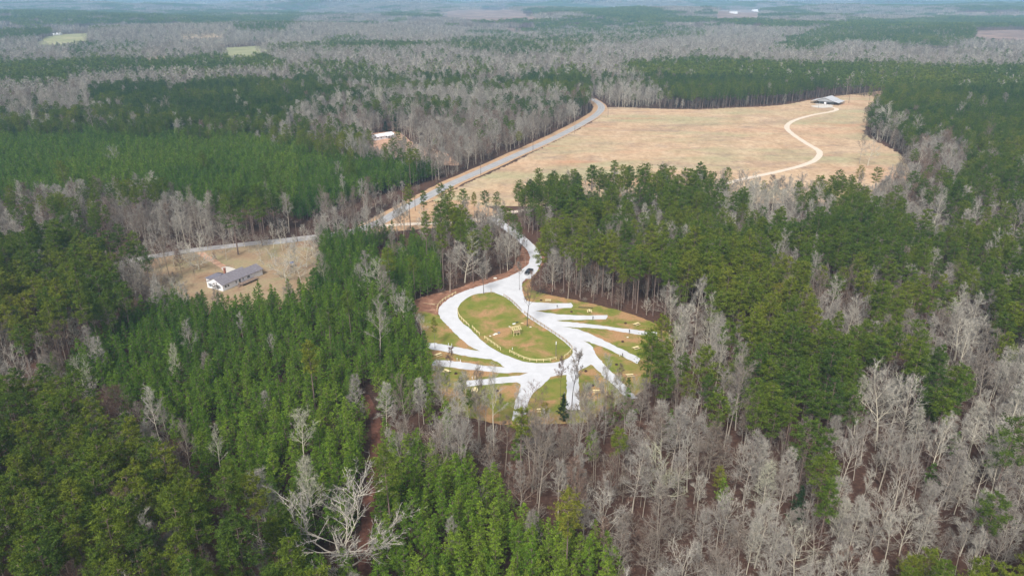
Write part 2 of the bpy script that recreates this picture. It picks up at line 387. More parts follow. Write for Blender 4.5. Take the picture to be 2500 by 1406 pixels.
GRAVEL = [(1290,645),(1270,662),(1240,677),(1200,690),(1160,702),(1120,716),(1100,727),(1081,741),(1070,755),(1069,765),(1078,780),(1095,797),(1105,808),(1120,823),(1140,840),(1155,850),(1171,857),
 (1150,854),(1100,845),(1063,838),(1042,837),(1042,851),(1080,857),(1120,866),(1160,873),(1185,877),(1200,877),(1215,884),(1232,897),
 (1190,894),(1150,887),(1110,882),(1065,879),(1057,884),(1056,892),(1085,895),(1130,901),(1180,906),(1230,911),(1265,910),(1291,909),
 (1270,917),(1230,920),(1190,925),(1160,927),(1138,929),(1140,944),(1180,940),(1220,936),(1262,933),(1271,937),(1267,955),(1260,975),(1255,992),(1252,1010),(1250,1028),(1275,1030),(1284,1012),(1288,985),(1298,962),(1327,938),(1345,921),(1358,916),(1382,915),
 (1384,930),(1383,960),(1381,985),(1383,1000),(1416,1001),(1415,980),(1414,950),(1413,925),(1413,905),(1430,897),(1441,890),(1449,893),(1462,907),(1480,925),(1497,940),(1515,958),(1532,975),(1556,972),(1528,943),(1500,915),(1480,894),(1465,878),(1456,868),(1452,858),(1447,848),(1437,839),(1424,831),
 (1445,838),(1470,846),(1500,860),(1530,875),(1556,888),(1564,876),(1530,858),(1500,844),(1470,829),(1440,815),(1410,803),(1390,800),(1374,798),(1400,799),(1440,801),(1480,804),(1520,811),(1560,817),(1600,822),(1606,812),(1570,808),(1530,803),(1490,798),(1450,793),(1400,787),(1375,785),(1357,783),
 (1380,781),(1420,781),(1460,780),(1480,779),(1484,774),(1482,769),(1440,771),(1400,770),(1360,767),(1330,763),(1306,759),(1330,757),(1370,753),(1394,752),(1400,747),(1395,740),(1350,741),(1320,739),(1300,738),(1286,735),(1279,725),(1275,708),(1275,692),(1284,680),(1297,671),(1309,657),(1317,645)]
ISLAND = [(1180,716),(1200,713),(1212,717),(1230,724),(1246,735),(1262,750),(1280,768),(1305,786),(1330,802),(1352,816),(1372,830),(1387,843),(1397,855),(1396,866),(1386,875),(1370,882),(1350,886),(1325,887),(1300,886),(1275,882),(1250,873),(1225,863),(1197,847),(1170,826),(1147,802),(1126,786),(1118,770),(1117,755),(1125,740),(1142,727),(1160,719)]
def relax(pts, it=1):     # round off the corners between traced points a little
    return pts
sheet('dry_field', WL(FIELD), 0.02, M['field'], 1.6)
ribbon('clay_verge', WL([(880,566),(935,538),(985,510),(1044,479),(1104,447),(1174,416),(1262,376),(1350,336),(1412,303),(1448,283),(1464,268),(1462,256),(1440,242)]), 15, 0.03, M['verge'], 0.5)
sheet('camp_clay', WL([(1322,650),(1280,690),(1200,700),(1130,735),(1140,850),(1060,850),(1025,790),(1010,765),(1012,735),(1060,717),(1110,706),(1160,686),(1200,675),(1250,656),(1270,610),(1290,590),(1330,620)]), 0.03, M['clay'], 0.5)
sheet('camp_lawn', WL([p for p in LAWN if not (p[0] < 1290 and p[1] < 740)] + [(1040,762),(1100,770),(1200,740),(1280,690)]), 0.05, M['lawn'], 0.35)
gw = WL(GRAVEL)
sheet('gravel_loop', gw, 0.08, M['gravel'], 0.24, sm=False)
sheet('island_lawn', WL(ISLAND), 0.11, M['island'], 0.12)
HWY = WL([(640,594),(700,588),(760,580),(820,573),(870,563),(930,541),(980,513),(1040,482),(1100,450),(1170,419),(1260,379),(1350,339),(1420,303),(1455,281),(1468,266),(1463,254),(1440,241),(1400,232)])
ribbon('highway', HWY, 7.6, 0.05, M['asphalt'])
ribbon('county_road', WL([(240,655),(285,645),(330,635),(400,622),(480,610),(560,601),(640,592),(700,586),(760,579),(840,572)]), 6.5, 0.07, M['asphalt_worn'])
for off in (-3.4, 3.4):
    ribbon('edge_line', HWY, 0.16, 0.075, M['line'], off=off)
ribbon('centre_line', HWY, 0.2, 0.076, M['line'])
ACC = WL([(925,553),(965,549),(1030,546),(1100,543),(1160,537),(1205,530),(1245,519),(1340,506),(1440,496),(1560,483),(1660,474),(1740,458),(1800,441),(1850,430),(1900,419),(1950,407),(1985,394),(2000,380),(1998,368),(1975,354),(1945,335),(1926,320),(1921,309),(1932,298),(1955,289),(1990,280),(2025,274),(2042,269),(2036,264),(2010,262),(1990,261)])
ribbon('field_track', ACC, 4.6, 0.06, M['gravel_tan'], 0.2)
DRIVE = WL([(1205,532),(1225,548),(1250,565),(1278,588),(1298,608),(1308,628),(1302,652),(1280,680)])
ribbon('camp_drive', DRIVE, 5.6, 0.065, M['gravel'], 0.2)
sheet('barn_pad', WL([(1980,260),(1990,258),(2028,258),(2034,260),(2030,262.5),(2010,264.5),(1992,263)]), 0.09, M['concrete'], 0.1)
sheet('junction_verge', WL([(868,576),(930,545),(985,518),(1060,492),(1120,490),(1205,510),(1212,532),(1150,545),(1060,556),(955,566)]), 0.025, M['verge'], 0.6)
sheet('yard', WL(YARD), 0.02, M['yard'], 0.5)
HDR = WL([(488,616),(500,625),(520,637),(545,652),(556,662)])
ribbon('house_drive', HDR, 3.2, 0.08, M['redclay'], 0.3)
sheet('house_pad', WL([(540,655),(554,651),(574,657),(570,663),(552,666)]), 0.09, M['concrete'], 0.1)
MHY = [(900,350),(890,330),(960,322),(985,330),(1010,350),(1060,365),(1090,375),(1110,390),(1120,405),(1060,400),(1010,392),(960,385),(920,380)]
sheet('clay_lot', WL(MHY), 0.02, M['redclay'], 0.5)
TRAIL = WL([(890,1460),(893,1400),(888,1340),(897,1280),(903,1200),(914,1120),(920,1060),(915,1020),(890,965)])
ribbon('dirt_trail', TRAIL, 2.9, 0.03, M['trail'], 0.3)
0 and sheet('bank_left', WL([(0,835),(120,800),(200,775),(290,740),(330,750),(250,800),(150,860),(60,905),(0,910)]), 0.02, M['clay'], 0.5)
FARS = [('pasture', [(85,100),(140,86),(225,82),(215,98),(150,112),(95,112)], 'pasture'), ('pasture', [(490,124),(560,118),(655,112),(655,126),(610,141),(560,140)], 'pasture'),
        ('fallow_field', [(430,85),(550,83),(548,93),(450,96)], 'field'), ('fallow_field', [(345,136),(395,127),(420,128),(405,138),(360,142)], 'field'),
        ('cutover', [(1050,36),(1120,26),(1230,22),(1330,40),(1290,47),(1180,48)], 'cutover'), ('cutover', [(1750,27),(1860,24),(1862,46),(1800,48),(1740,46)], 'cutover'),
        ('cutover', [(2370,78),(2500,74),(2560,90),(2500,100),(2380,94)], 'cutover'), ('cutover', [(840,86),(930,84),(935,88),(850,90)], 'field'), ('cutover', [(2180,128),(2300,127),(2500,138),(2400,141),(2200,137)], 'cutover'),
        ('cutover', [(2280,34),(2500,30),(2500,36),(2300,40)], 'cutover'), ('cutover', [(1230,70),(1290,72),(1290,84),(1250,82)], 'cutover')]
for n_, p_, m_ in FARS:
    ym = sum(q[1] for q in p_) / len(p_); dist = math.hypot(*W(p_[0][0], ym)); dn = FPX * 17 / dist
    drape_patch(n_, [(q[0], q[1] + (dn if q[1] >= ym else 0)) for q in p_], M[m_], 12, 0.8)

# ------------------------------------------------------------------ tree prototypes
def dirv(az, el): return Vector((math.cos(az) * math.cos(el), math.sin(az) * math.cos(el), math.sin(el)))
def tuft(mb, c, r, n, w, rnd, up=0.35):
    lv = rnd.random()
    for _ in range(n):
        a = rnd.uniform(0, 6.283); z = rnd.uniform(-0.7, 1); h = math.sqrt(max(0, 1 - z * z))
        d = Vector((math.cos(a) * h, math.sin(a) * h, z + up)).normalized()
        t = d.orthogonal().normalized(); t = (Matrix.Rotation(rnd.uniform(0, 6.28), 3, d) @ t)
        s = c + d * r * rnd.uniform(0.0, 0.45); L = r * rnd.uniform(0.55, 1.0)
        e = s + d * L
        mb.add([tuple(s - t * w * .5), tuple(s + t * w * .5), tuple(e + t * w * .25)], [(0, 1, 2)], lv=min(1, max(0, lv + rnd.uniform(-.2, .2))))
def pine(seed, hgt, base, rmax, nb, ntuft, tr, tn, tw, lod=0, lean=0.02, cone=False):
    rnd = random.Random(seed); T = MB(); C = MB()
    lx, ly = rnd.uniform(-lean, lean) * hgt, rnd.uniform(-lean, lean) * hgt
    def ax(t): return Vector((lx * t * t, ly * t * t, hgt * t))
    k = 7 if not lod else 3
    r0 = hgt * 0.0105
    T.tube([ax(i / k) for i in range(k + 1)], [r0 * (1 - 0.85 * i / k) for i in range(k + 1)], 6 if not lod else 3, cap=False)
    if not lod and not cone:      # dead stubs below the crown
        for _ in range(7):
            t = rnd.uniform(0.3, base); p = ax(t); d = dirv(rnd.uniform(0, 6.28), 0.1); T.tube([p, p + d * rnd.uniform(0.6, 1.6)], [0.04, 0.012], 3, cap=False)
    for b in range(nb):
        t = base + (0.985 - base) * ((b + rnd.random()) / nb)
        q = (t - base) / (1 - base)
        if cone: prof = min(1.0, (q + 0.12) * 3.2) * (1 - q) ** 0.75 * 1.15 + 0.06
        else: prof = math.sqrt(max(0.02, math.sin(math.pi * min(1, 0.13 + q * 0.87) ** 0.9)))
        L = rmax * prof * rnd.uniform(0.65, 1.12)
        az = b * 2.4 + rnd.uniform(-.5, .5); el = (rnd.uniform(-.1, .35) + q * 0.5) if not cone else rnd.uniform(.15, .5) + q * .4
        p = ax(t); d = dirv(az, el)
        if not lod: T.tube([p, p + d * L * .5 + Vector((0, 0, -.03 * L)), p + d * L * 0.9], [0.055, 0.035, 0.012], 3, cap=False)
        m = max(1, int(ntuft * (0.4 + prof)))
        for _ in range(m):
            s = rnd.uniform(0.3, 1.0) ** 0.7
            c = p + d * L * s + Vector((rnd.gauss(0, .16), rnd.gauss(0, .16), rnd.gauss(0.05, .10))) * L
            tuft(C, c, tr * rnd.uniform(0.75, 1.2), tn, tw, rnd)
    tuft(C, ax(1.0), tr, tn, tw, rnd, 0.8)
    return T, C
def bare(seed, hgt, kind='upright', lod=0, tw=0.042):
    rnd = random.Random(seed); T = MB(); C = MB()
    P = dict(upright=(0.42, 16, 0.30, (0.75, 1.15), 0.030), round=(0.22, 17, 0.46, (0.35, 1.2), 0.034), cone=(0.25, 34, 0.24, (0.25, 0.75), 0.024), thin=(0.5, 11, 0.22, (0.7, 1.15), 0.020),
             spread=(0.08, 12, 0.60, (0.12, 1.05), 0.040))[kind]
    base, nl, lf, els, rr = P
    r0 = hgt * rr * (0.34 if kind != 'spread' else .5)
    k = 8 if not lod else 3; pts = [Vector((0, 0, 0))]; d = Vector((rnd.uniform(-.04, .04), rnd.uniform(-.04, .04), 1)); top = 0.97 if kind in ('cone', 'upright', 'thin') else 0.72
    if kind == 'spread': top = 0.34
    for i in range(k):
        d = (d + Vector((rnd.uniform(-.045, .045), rnd.uniform(-.045, .045), 0))).normalized(); pts.append(pts[-1] + d * hgt * top / k)
    rads = [r0 * (1 - 0.9 * (i / k) ** 0.9) for i in range(k + 1)]
    T.tube(pts, rads, 6 if not lod else 3, cap=False, lv=.75)
    def at(t):
        f = t * k; i = min(k - 1, int(f)); return pts[i].lerp(pts[i + 1], f - i), rads[i] + (rads[i + 1] - rads[i]) * (f - i)
    def twig(p, d, L, w):
        t = d.orthogonal().normalized(); t = Matrix.Rotation(rnd.uniform(0, 6.28), 3, d) @ t
        e = p + d * L
        C.add([tuple(p - t * w * .5), tuple(p + t * w * .5), tuple(e)], [(0, 1, 2)], lv=rnd.random())
    def sub(p, d, L, r, lev, M_=T):
        n = 4 if lev == 1 else (2 if lod else 3); q = [p]; dd = d.copy()
        for i in range(n):
            gg = .13 if kind != 'spread' else .22; dd = (dd + Vector((rnd.gauss(0, gg), rnd.gauss(0, gg), rnd.gauss(0.07, gg * .5)))).normalized(); q.append(q[-1] + dd * L / n)
        rs = [r * (1 - .82 * i / n) for i in range(n + 1)]
        if not (lod and lev > 1): M_.tube(q, rs, (5 if lev == 1 else 3) if not lod else 3, cap=False, lv=rnd.uniform(.3, .9))
        return q
    def child(q, s, spread):
        f = s * (len(q) - 1); i = min(len(q) - 2, int(f)); p = q[i].lerp(q[i + 1], f - i); d0 = (q[i + 1] - q[i]).normalized()
        a = d0.orthogonal().normalized(); a = Matrix.Rotation(rnd.uniform(0, 6.28), 3, d0) @ a
        return p, (d0 * math.cos(spread) + a * math.sin(spread) + Vector((0, 0, .12))).normalized()
    if lod: nl = max(7, nl // 2)
    for l in range(nl):
        t = base + (1 - base) * (l + rnd.random()) / nl; p, r = at(min(.99, t)); q_ = (t - base) / (1 - base)
        L = hgt * lf * (1.05 - .75 * q_) * rnd.uniform(.75, 1.15)
        if kind == 'round': L = hgt * lf * rnd.uniform(.8, 1.05) * (1 - .25 * q_)
        if kind == 'spread': L = hgt * lf * rnd.uniform(.75, 1.1)
        if kind == 'cone': L *= 0.95
        if kind == 'upright': L = hgt * lf * rnd.uniform(.7, 1.1) * (1 - .45 * q_)
        az = l * 2.4 + rnd.uniform(-.5, .5)
        el = els[0] + (els[1] - els[0]) * (q_ * .8 + rnd.uniform(0, .2))
        q = sub(p, dirv(az, el), L, max(.04, min(r * .55, hgt * (.006 if kind != 'spread' else .0085))), 1)
        ns = (6 if kind != 'spread' else 15) if not lod else 3
        for s_ in range(ns):
            s = rnd.uniform(.25, 1); pp, dd = child(q, s, rnd.uniform(.4, .95)); LL = L * rnd.uniform(.28, .5) * (1.15 - .4 * s)
            q2 = sub(pp, dd, LL, .028 if kind != 'spread' else .055, 2, C)
            nt_ = (11 if kind != 'spread' else 11) if not lod else 4
            for _ in range(nt_):
                pp, dd = child(q2, rnd.uniform(.2, 1), rnd.uniform(.3, 1.0)); tl = rnd.uniform(.5, 1.3) * (hgt / 20) ** .5 * (1 if not lod else 1.7)
                twig(pp, dd, tl, tw)
                if not lod:
                    for _k in range(2):
                        p3 = pp + dd * tl * rnd.uniform(.15, .75); d3 = (dd + Vector((rnd.gauss(0, .6), rnd.gauss(0, .6), rnd.gauss(.1, .5)))).normalized(); twig(p3, d3, tl * rnd.uniform(.4, .75), tw * .65)
        for _ in range(8 if not lod else 2):
            pp, dd = child(q, rnd.uniform(.35, 1), rnd.uniform(.3, 1.0)); twig(pp, dd, rnd.uniform(.6, 1.6) * (1 if not lod else 1.5), tw)
    for _ in range(14 if not lod else 3):
        p, r = at(rnd.uniform(base, .99)); twig(p, dirv(rnd.uniform(0, 6.28), rnd.uniform(.1, 1.2)), rnd.uniform(.8, 2), tw)
    return T, C
def clump(seed, kind):
    rnd = random.Random(seed); C = MB(); T = MB()
    for _ in range(30):
        a = rnd.uniform(0, 6.28); rr = 26 * math.sqrt(rnd.random()); x, y = rr * math.cos(a), rr * math.sin(a); h = rnd.uniform(14, 21)
        if kind == 'pine':
            for _k in range(9):
                tuft(C, Vector((x + rnd.gauss(0, 1.7), y + rnd.gauss(0, 1.7), h - abs(rnd.gauss(0, 2.6)))), 2.2, 7, 1.3, rnd)
            T.tube([(x, y, 0), (x, y, h - 2)], [.3, .2], 3, cap=False)
        else:
            lv = rnd.random()
            T.tube([(x, y, 0), (x, y, h * .7)], [.22, .1], 3, cap=False)
            for _k in range(34):
                p = Vector((x + rnd.gauss(0, .9), y + rnd.gauss(0, .9), h * rnd.uniform(.25, .8))); d = dirv(rnd.uniform(0, 6.28), rnd.uniform(.4, 1.4)); L = rnd.uniform(2.0, 4.5)
                t = d.orthogonal().normalized(); t = Matrix.Rotation(rnd.uniform(0, 6.28), 3, d) @ t
                C.add([tuple(p - t * .2), tuple(p + t * .2), tuple(p + d * L)], [(0, 1, 2)], lv=min(1, max(0, lv + rnd.uniform(-.3, .3))))
    return T, C

def joined(name, T, C, mt, mc):
    J = MB(); J.add(T.v, T.f); J.lv = list(T.lv); J.mi = 1
    b = len(J.v); J.v += C.v; J.f += [tuple(i + b for i in f) for f in C.f]; J.m += [1] * len(C.f); J.lv += C.lv
    return bpy.data.objects.new(name, J.mesh(name, [mt, mc], True))
def protos(kind, specs, mt, mc):
    out = []
    for k, (T, C) in enumerate(specs):
        tm = T.mesh(kind + '_trunk', mt, True); cm = C.mesh(kind + '_crown', mc, True)
        out.append((tm, cm, joined(kind + '_form_%d' % k, T, C, mt, mc)))
    return out
PINE = protos('pine', [pine(11 + i, h, b, r, nb + 4, 24, .42, 9, .11) for i, (h, b, r, nb) in enumerate([(22, .56, 3.5, 24), (24, .6, 3.0, 24), (20, .5, 3.6, 26), (22, .64, 2.7, 18), (23, .5, 3.9, 28)])], M['pine_bark'], M['pine_needles'])
YOUNG = protos('young_pine', [pine(31 + i, h, .16, r, nb, 9, .44, 9, .12, cone=True) for i, (h, r, nb) in enumerate([(10.5, 2.6, 30), (12.5, 2.4, 32), (9, 2.6, 26), (11.5, 2.2, 28), (12, 2.8, 34)])], M['pine_bark'], M['young_needles'])
BK = ['upright', 'round', 'cone', 'thin', 'upright', 'cone', 'round', 'upright']
BARE = protos('bare_tree', [bare(51 + i, h, k) for i, (h, k) in enumerate([(19, 'upright'), (16, 'round'), (20, 'cone'), (17, 'thin'), (21, 'upright'), (17, 'cone'), (14, 'round'), (15, 'upright')])], M['limbs'], M['twigs'])
SPREAD = protos('spreading_tree', [bare(71 + i, h, 'spread', tw=.06) for i, h in enumerate([17, 15])], M['limbs'], M['twigs'])
DARK = protos('dark_tree', [bare(301, 19, 'upright', tw=.075), bare(302, 19, 'thin', tw=.075)], M['dark_bark'], M['twigs'])
CEDAR = protos('cedar', [pine(91, 8, .04, 2.0, 36, 8, .45, 9, .14, cone=True)], M['dark_bark'], M['cedar_needles'])
PINE_L = [joined('mid_pine_%d' % i, *pine(111 + i, h, b, r, 16, 3, 1.15, 8, .5, lod=1), M['pine_bark'], M['pine_needles']) for i, (h, b, r) in enumerate([(22, .5, 3.6), (20, .45, 3.9), (24, .55, 3.3)])]
BARE_L = [joined('mid_bare_%d' % i, *bare(131 + i, h, k, lod=1, tw=.3), M['limbs'], M['twigs']) for i, (h, k) in enumerate([(18, 'upright'), (15, 'round'), (19, 'cone'), (17, 'upright')])]
CL_P = [joined('pine_clump_%d' % i, *clump(151 + i, 'pine'), M['pine_bark'], M['pine_needles']) for i in range(3)]
CL_B = [joined('bare_clump_%d' % i, *clump(161 + i, 'bare'), M['limbs'], M['twigs']) for i in range(3)]

# ------------------------------------------------------------------ forest map (crown positions in photo pixels): young, pine, bare densities
REG = [
 ([(-400,-50),(2900,-50),(2900,1500),(-400,1500)], (0, .12, .8)),
 # left far bands
 ([(-400,165),(30,148),(250,140),(420,145),(500,132),(640,130),(700,150),(690,165),(440,175),(200,178),(160,200),(-400,215)], (0, .95, .05)),
 ([(-400,215),(0,212),(200,205),(330,180),(640,175),(700,170),(700,190),(430,205),(330,235),(200,260),(-400,300)], (0, .08, .85)),
 ([(215,208),(400,192),(410,235),(320,262),(225,262)], (0, .9, .1)),
 ([(700,150),(780,145),(880,155),(990,185),(1230,188),(1240,210),(980,215),(850,240),(720,195)], (0, .62, .35)),
 ([(430,205),(560,183),(720,195),(760,195),(850,230),(705,270),(695,300),(560,320),(400,300),(270,290),(330,240),(400,232)], (0, .95, .06)),
 ([(-400,290),(200,262),(300,270),(420,290),(700,300),(700,340),(400,330),(-400,325)], (.2, .6, .2)),
 ([(1150,140),(1450,165),(1440,190),(1230,188),(990,182),(1000,150)], (0, .3, .7)),
 ([(1230,205),(1320,172),(1400,167),(1445,200),(1440,240),(1410,260),(1320,235),(1240,225)], (0, .9, .12)),
 ([(1440,185),(1560,190),(1640,205),(1630,235),(1490,258),(1450,240)], (0, .15, .8)),
 ([(1515,152),(1700,138),(1900,150),(2180,153),(2340,160),(2900,155),(2900,470),(2500,455),(2400,425),(2280,370),(2200,335),(2110,300),(2150,250),(2130,215),(2080,225),(1990,235),(1700,258),(1600,250),(1640,215),(1540,185)], (0, 1, .06)),
 ([(2135,290),(2200,300),(2225,340),(2180,350),(2140,325)], (0, .1, .9)),
 ([(2240,325),(2350,330),(2370,385),(2320,430),(2240,390)], (0, .1, .9)),
 ([(2180,370),(2300,400),(2400,440),(2900,470),(2900,530),(2350,500),(2200,440)], (0, .2, .8)),
 ([(700,290),(760,262),(900,222),(1250,212),(1420,245),(1430,285),(1330,330),(1200,385),(1110,402),(1000,345),(930,330),(800,325)], (0, .14, .85)),
 ([(1020,235),(1120,240),(1130,290),(1060,290)], (0, .4, .6)),
 ([(715,300),(860,305),(900,345),(850,372),(720,340)], (0, .8, .2)),
 # left plantation and belts
 ([(-400,315),(200,308),(560,322),(700,332),(850,375),(1050,398),(1085,405),(1000,440),(850,470),(700,515),(540,505),(340,450),(-400,505)], (1, .01, .006)),
 ([(-400,500),(340,442),(540,500),(620,520),(700,570),(600,600),(400,625),(280,600),(200,575),(-400,590)], (0, .18, .8)),
 ([(520,480),(640,470),(730,510),(730,590),(540,590)], (0, .9, .5)),
 ([(700,545),(860,462),(1000,425),(1095,395),(1115,425),(1000,485),(880,545),(760,575)], (0, .08, .95)),
 ([(-400,580),(200,572),(280,640),(310,720),(280,760),(150,810),(-400,850)], (.05, 1, .05)),
 ([(-400,840),(130,790),(200,770),(290,735),(320,750),(250,790),(160,860),(90,900),(-400,930)], (0, .05, .5)),
 # middle plantation
 ([(735,560),(1000,545),(1075,590),(1075,700),(1060,730),(1000,735),(900,680),(790,640)], (1, .03, .02)),
 ([(85,890),(180,850),(240,790),(330,735),(420,705),(520,700),(700,690),(780,640),(900,655),(1000,720),(1020,760),(1045,830),(1055,930),(960,970),(935,1060),(930,1480),(560,1480),(640,1330),(540,1230),(480,1100),(380,1000),(240,930),(160,905)], (.97, .02, .045)),
 ([(1060,480),(1235,480),(1240,545),(1200,560),(1060,560)], (0, .35, .55)),
 ([(1075,555),(1240,560),(1270,610),(1290,650),(1200,680),(1100,710),(1070,690)], (0, .3, .7)),
 ([(1240,460),(1340,430),(1800,430),(1810,480),(1680,520),(1720,560),(1900,530),(2900,560),(2900,740),(2350,690),(2200,690),(2000,720),(1850,715),(1650,690),(1600,745),(1450,705),(1330,665),(1300,600),(1260,560)], (0, .8, .46)),
 ([(1660,500),(1800,450),(2050,450),(2180,470),(2320,440),(2900,500),(2900,560),(2300,555),(1900,500),(1830,540),(1700,555)], (0, .28, .7)),
 # lower left pines
 ([(-400,905),(160,918),(175,965),(250,1020),(350,1055),(390,1120),(480,1145),(520,1220),(545,1300),(650,1335),(690,1380),(850,1480),(-400,1480)], (.05, 1, .03)),
 ([(150,905),(240,910),(300,950),(400,1010),(400,1090),(430,1110),(540,1110),(600,1180),(650,1190),(700,1290),(640,1330),(560,1320),(530,1240),(490,1150),(390,1115),(350,1050),(250,1010),(170,960)], (.15, .2, .7)),
 ([(880,1170),(930,1060),(960,960),(1060,940),(1130,960),(1250,1010),(1260,1120),(1150,1100),(1100,1060),(1000,1050)], (.2, .15, .7)),
 ([(925,1060),(1000,1050),(1100,1085),(1250,1170),(1265,1240),(1450,1265),(1500,1335),(1600,1480),(925,1480)], (1, .02, .03)),
 # right side
 ([(1250,1000),(1550,930),(1600,850),(1620,750),(1700,700),(2000,720),(2200,690),(2500,700),(2900,740),(2900,1480),(1600,1480),(1500,1335),(1450,1265),(1265,1240),(1250,1170)], (.01, .05, .97)),
 ([(1000,940),(1130,950),(1250,1010),(1320,1020),(1440,1010),(1560,950),(1600,1000),(1500,1100),(1260,1100),(1080,1060)], (.06, .1, .75)),
 ([(1755,830),(1900,790),(2150,805),(2350,885),(2365,960),(2280,985),(2200,885),(2120,900),(2080,985),(1950,1025),(1830,1005),(1840,900),(1780,865)], (0, 1, .04)),
 ([(1560,850),(1610,830),(1640,900),(1600,950),(1560,940)], (0, .9, .2)),
 ([(1640,690),(1790,690),(1850,760),(1700,800)], (0, .6, .4)),
 ([(2410,690),(2900,690),(2900,850),(2440,840)], (0, .85, .15)),
 ([(2150,1375),(2250,1325),(2340,1335),(2500,1325),(2900,1330),(2900,1480),(2150,1480)], (0, .8, .3)),
 ([(1630,700),(1840,700),(1860,790),(1700,805)], (0, .7, .3)), ([(2100,690),(2330,690),(2300,755),(2150,765)], (0, .85, .2)), ([(1850,715),(2010,720),(1990,790),(1860,785)], (0, .5, .5)),
 ([(1660,885),(1775,885),(1765,975),(1680,965)], (0, .65, .4)), ([(1930,1030),(2025,1030),(2015,1100),(1940,1095)], (0, .6, .4)), ([(2240,885),(2370,905),(2350,1000),(2255,1010)], (0, .7, .3)),
 ([(1500,1050),(1565,1050),(1575,1130),(1520,1135)], (0, .45, .6)), ([(2160,760),(2225,755),(2225,820),(2170,825)], (0, .7, .3)), ([(1700,1150),(1780,1150),(1780,1210),(1710,1215)], (.3, .4, .6)), ([(1990,1110),(2040,1120),(2060,1220),(2010,1250)], (.3, .4, .5)),
 # far mosaic
 ([(1310,65),(1380,42),(1460,42),(1600,60),(1730,72),(1720,90),(1560,100),(1380,120),(1320,100)], (0, .6, .4)),
 ([(1095,95),(1250,85),(1400,110),(1400,128),(1200,130),(1100,118)], (0, .7, .3)),
 ([(1880,115),(1990,72),(2100,52),(2380,40),(2900,40),(2900,68),(2350,76),(2180,70),(2060,105),(1980,125)], (0, .92, .08)),
 ([(2190,90),(2300,78),(2370,82),(2370,95),(2250,108),(2190,105)], (0, .95, .05)),
 ([(2400,72),(2900,72),(2900,105),(2400,100)], (0, .05, .15)),
 ([(250,100),(360,95),(360,120),(200,135),(60,135),(40,118)], (0, .35, .6)),
 ([(0,30),(350,34),(720,40),(730,62),(400,58),(150,62),(0,60)], (0, .75, .25)),
 ([(570,62),(700,62),(700,76),(580,76)], (0, .9, .1)),
]
rng2 = np.random.default_rng(3)
clearings_px = [FIELD, LAWN, YARD, MHY, [(870,578),(985,515),(1060,490),(1075,545),(1000,552),(955,562),(915,580)]]
far_px = [p for _, p, _m in FARS]
BIG = WL([(845, 1392)])[0]
keep_out = []       # (x, y, r) filled by the individually placed trees
def grid(spacing, r0, r1, amax, jit=0.42):
    nx = int(r1 * math.sin(min(amax, 1.5)) / spacing) + 1; x = np.arange(-nx, nx + 1) * spacing; y = np.arange(int(max(0, r0 * math.cos(amax)) / spacing), int(r1 / spacing) + 1) * spacing
    X, Y = np.meshgrid(x, y); X = X.ravel() + rng2.uniform(-jit, jit, X.size) * spacing; Y = Y.ravel() + rng2.uniform(-jit, jit, Y.size) * spacing
    r = np.hypot(X, Y); a = np.abs(np.arctan2(X, Y)); k = (r >= r0) & (r < r1) & (a < amax)
    return X[k], Y[k]
def density(X, Y, hc):
    z = hz(X, Y); cx, cy_ = proj(X, Y, z + hc)
    d = np.zeros((3, X.size)); d[2] = .8
    for poly, dd in REG:
        m = inpoly(cx, cy_, poly)
        for k in range(3): d[k][m] = dd[k]
    far = cy_ < 118
    big = vnoise(X, Y * 0.8, 420, 3) * .55 + vnoise(X, Y, 170, 5) * .45
    ff = far & (d[1] > .1) & (d[1] < .13) & (d[2] > .79)
    pf = sstep(.55, .66, big)
    d[1][ff] = (.04 + .9 * pf)[ff]; d[2][ff] = (.9 - .85 * pf)[ff]
    # clustering inside mixed woods
    n = vnoise(X, Y, 24, 8); mixm = (d[1] > .1) & (d[2] > .1)
    s = sstep(.3, .7, n)
    dom = d[1] > .75; d[1] = np.where(mixm, d[1] * np.where(dom, .45 + .95 * s, 2 * s), d[1]); d[2] = np.where(mixm, d[2] * (1.7 - 1.35 * s), d[2])
    return d, z
def allowed(X, Y, z, cr):
    bx, by = proj(X, Y, z); ok = np.ones(X.size, bool)
    near = np.hypot(X, Y) < 1000
    for p in clearings_px: ok &= ~(inpoly(bx, by, p) & near)
    hx, hy = proj(X, Y, z + 17)
    for p in far_px: ok &= ~((inpoly(bx, by, p) | inpoly(hx, hy, p)) & ~near)
    ok &= ~(inpoly(hx, hy, [(868,560),(935,528),(1040,476),(1112,444),(1118,466),(1050,505),(985,538),(940,560)]) & near)
    kx, ky = proj(X, Y, z + 11); ok &= ~(inpoly(kx, ky, [(905,318),(962,316),(962,344),(905,346)]) | inpoly(hx, hy, [(908,320),(960,318),(960,342),(908,344)]) | inpoly(bx, by, [(900,335),(962,332),(965,350),(905,356)]) | inpoly(kx, ky, [(500,662),(650,640),(655,692),(560,715),(500,705)])) | (np.hypot(X, Y) > 700)
    for line, w in ((HWY, 8.5), (CR, 6.5), (ACC, 4.5), (DRIVE, 5.0), (TRAIL, 2.0)):
        ok &= ~((dist_line(X, Y, line) < w + cr * .5) & near)
    for x, y, r in keep_out: ok &= ~(np.hypot(X - x, Y - y) < r)
    return ok
CR = WL([(240,655),(330,635),(480,610),(640,592),(760,579),(840,572)])

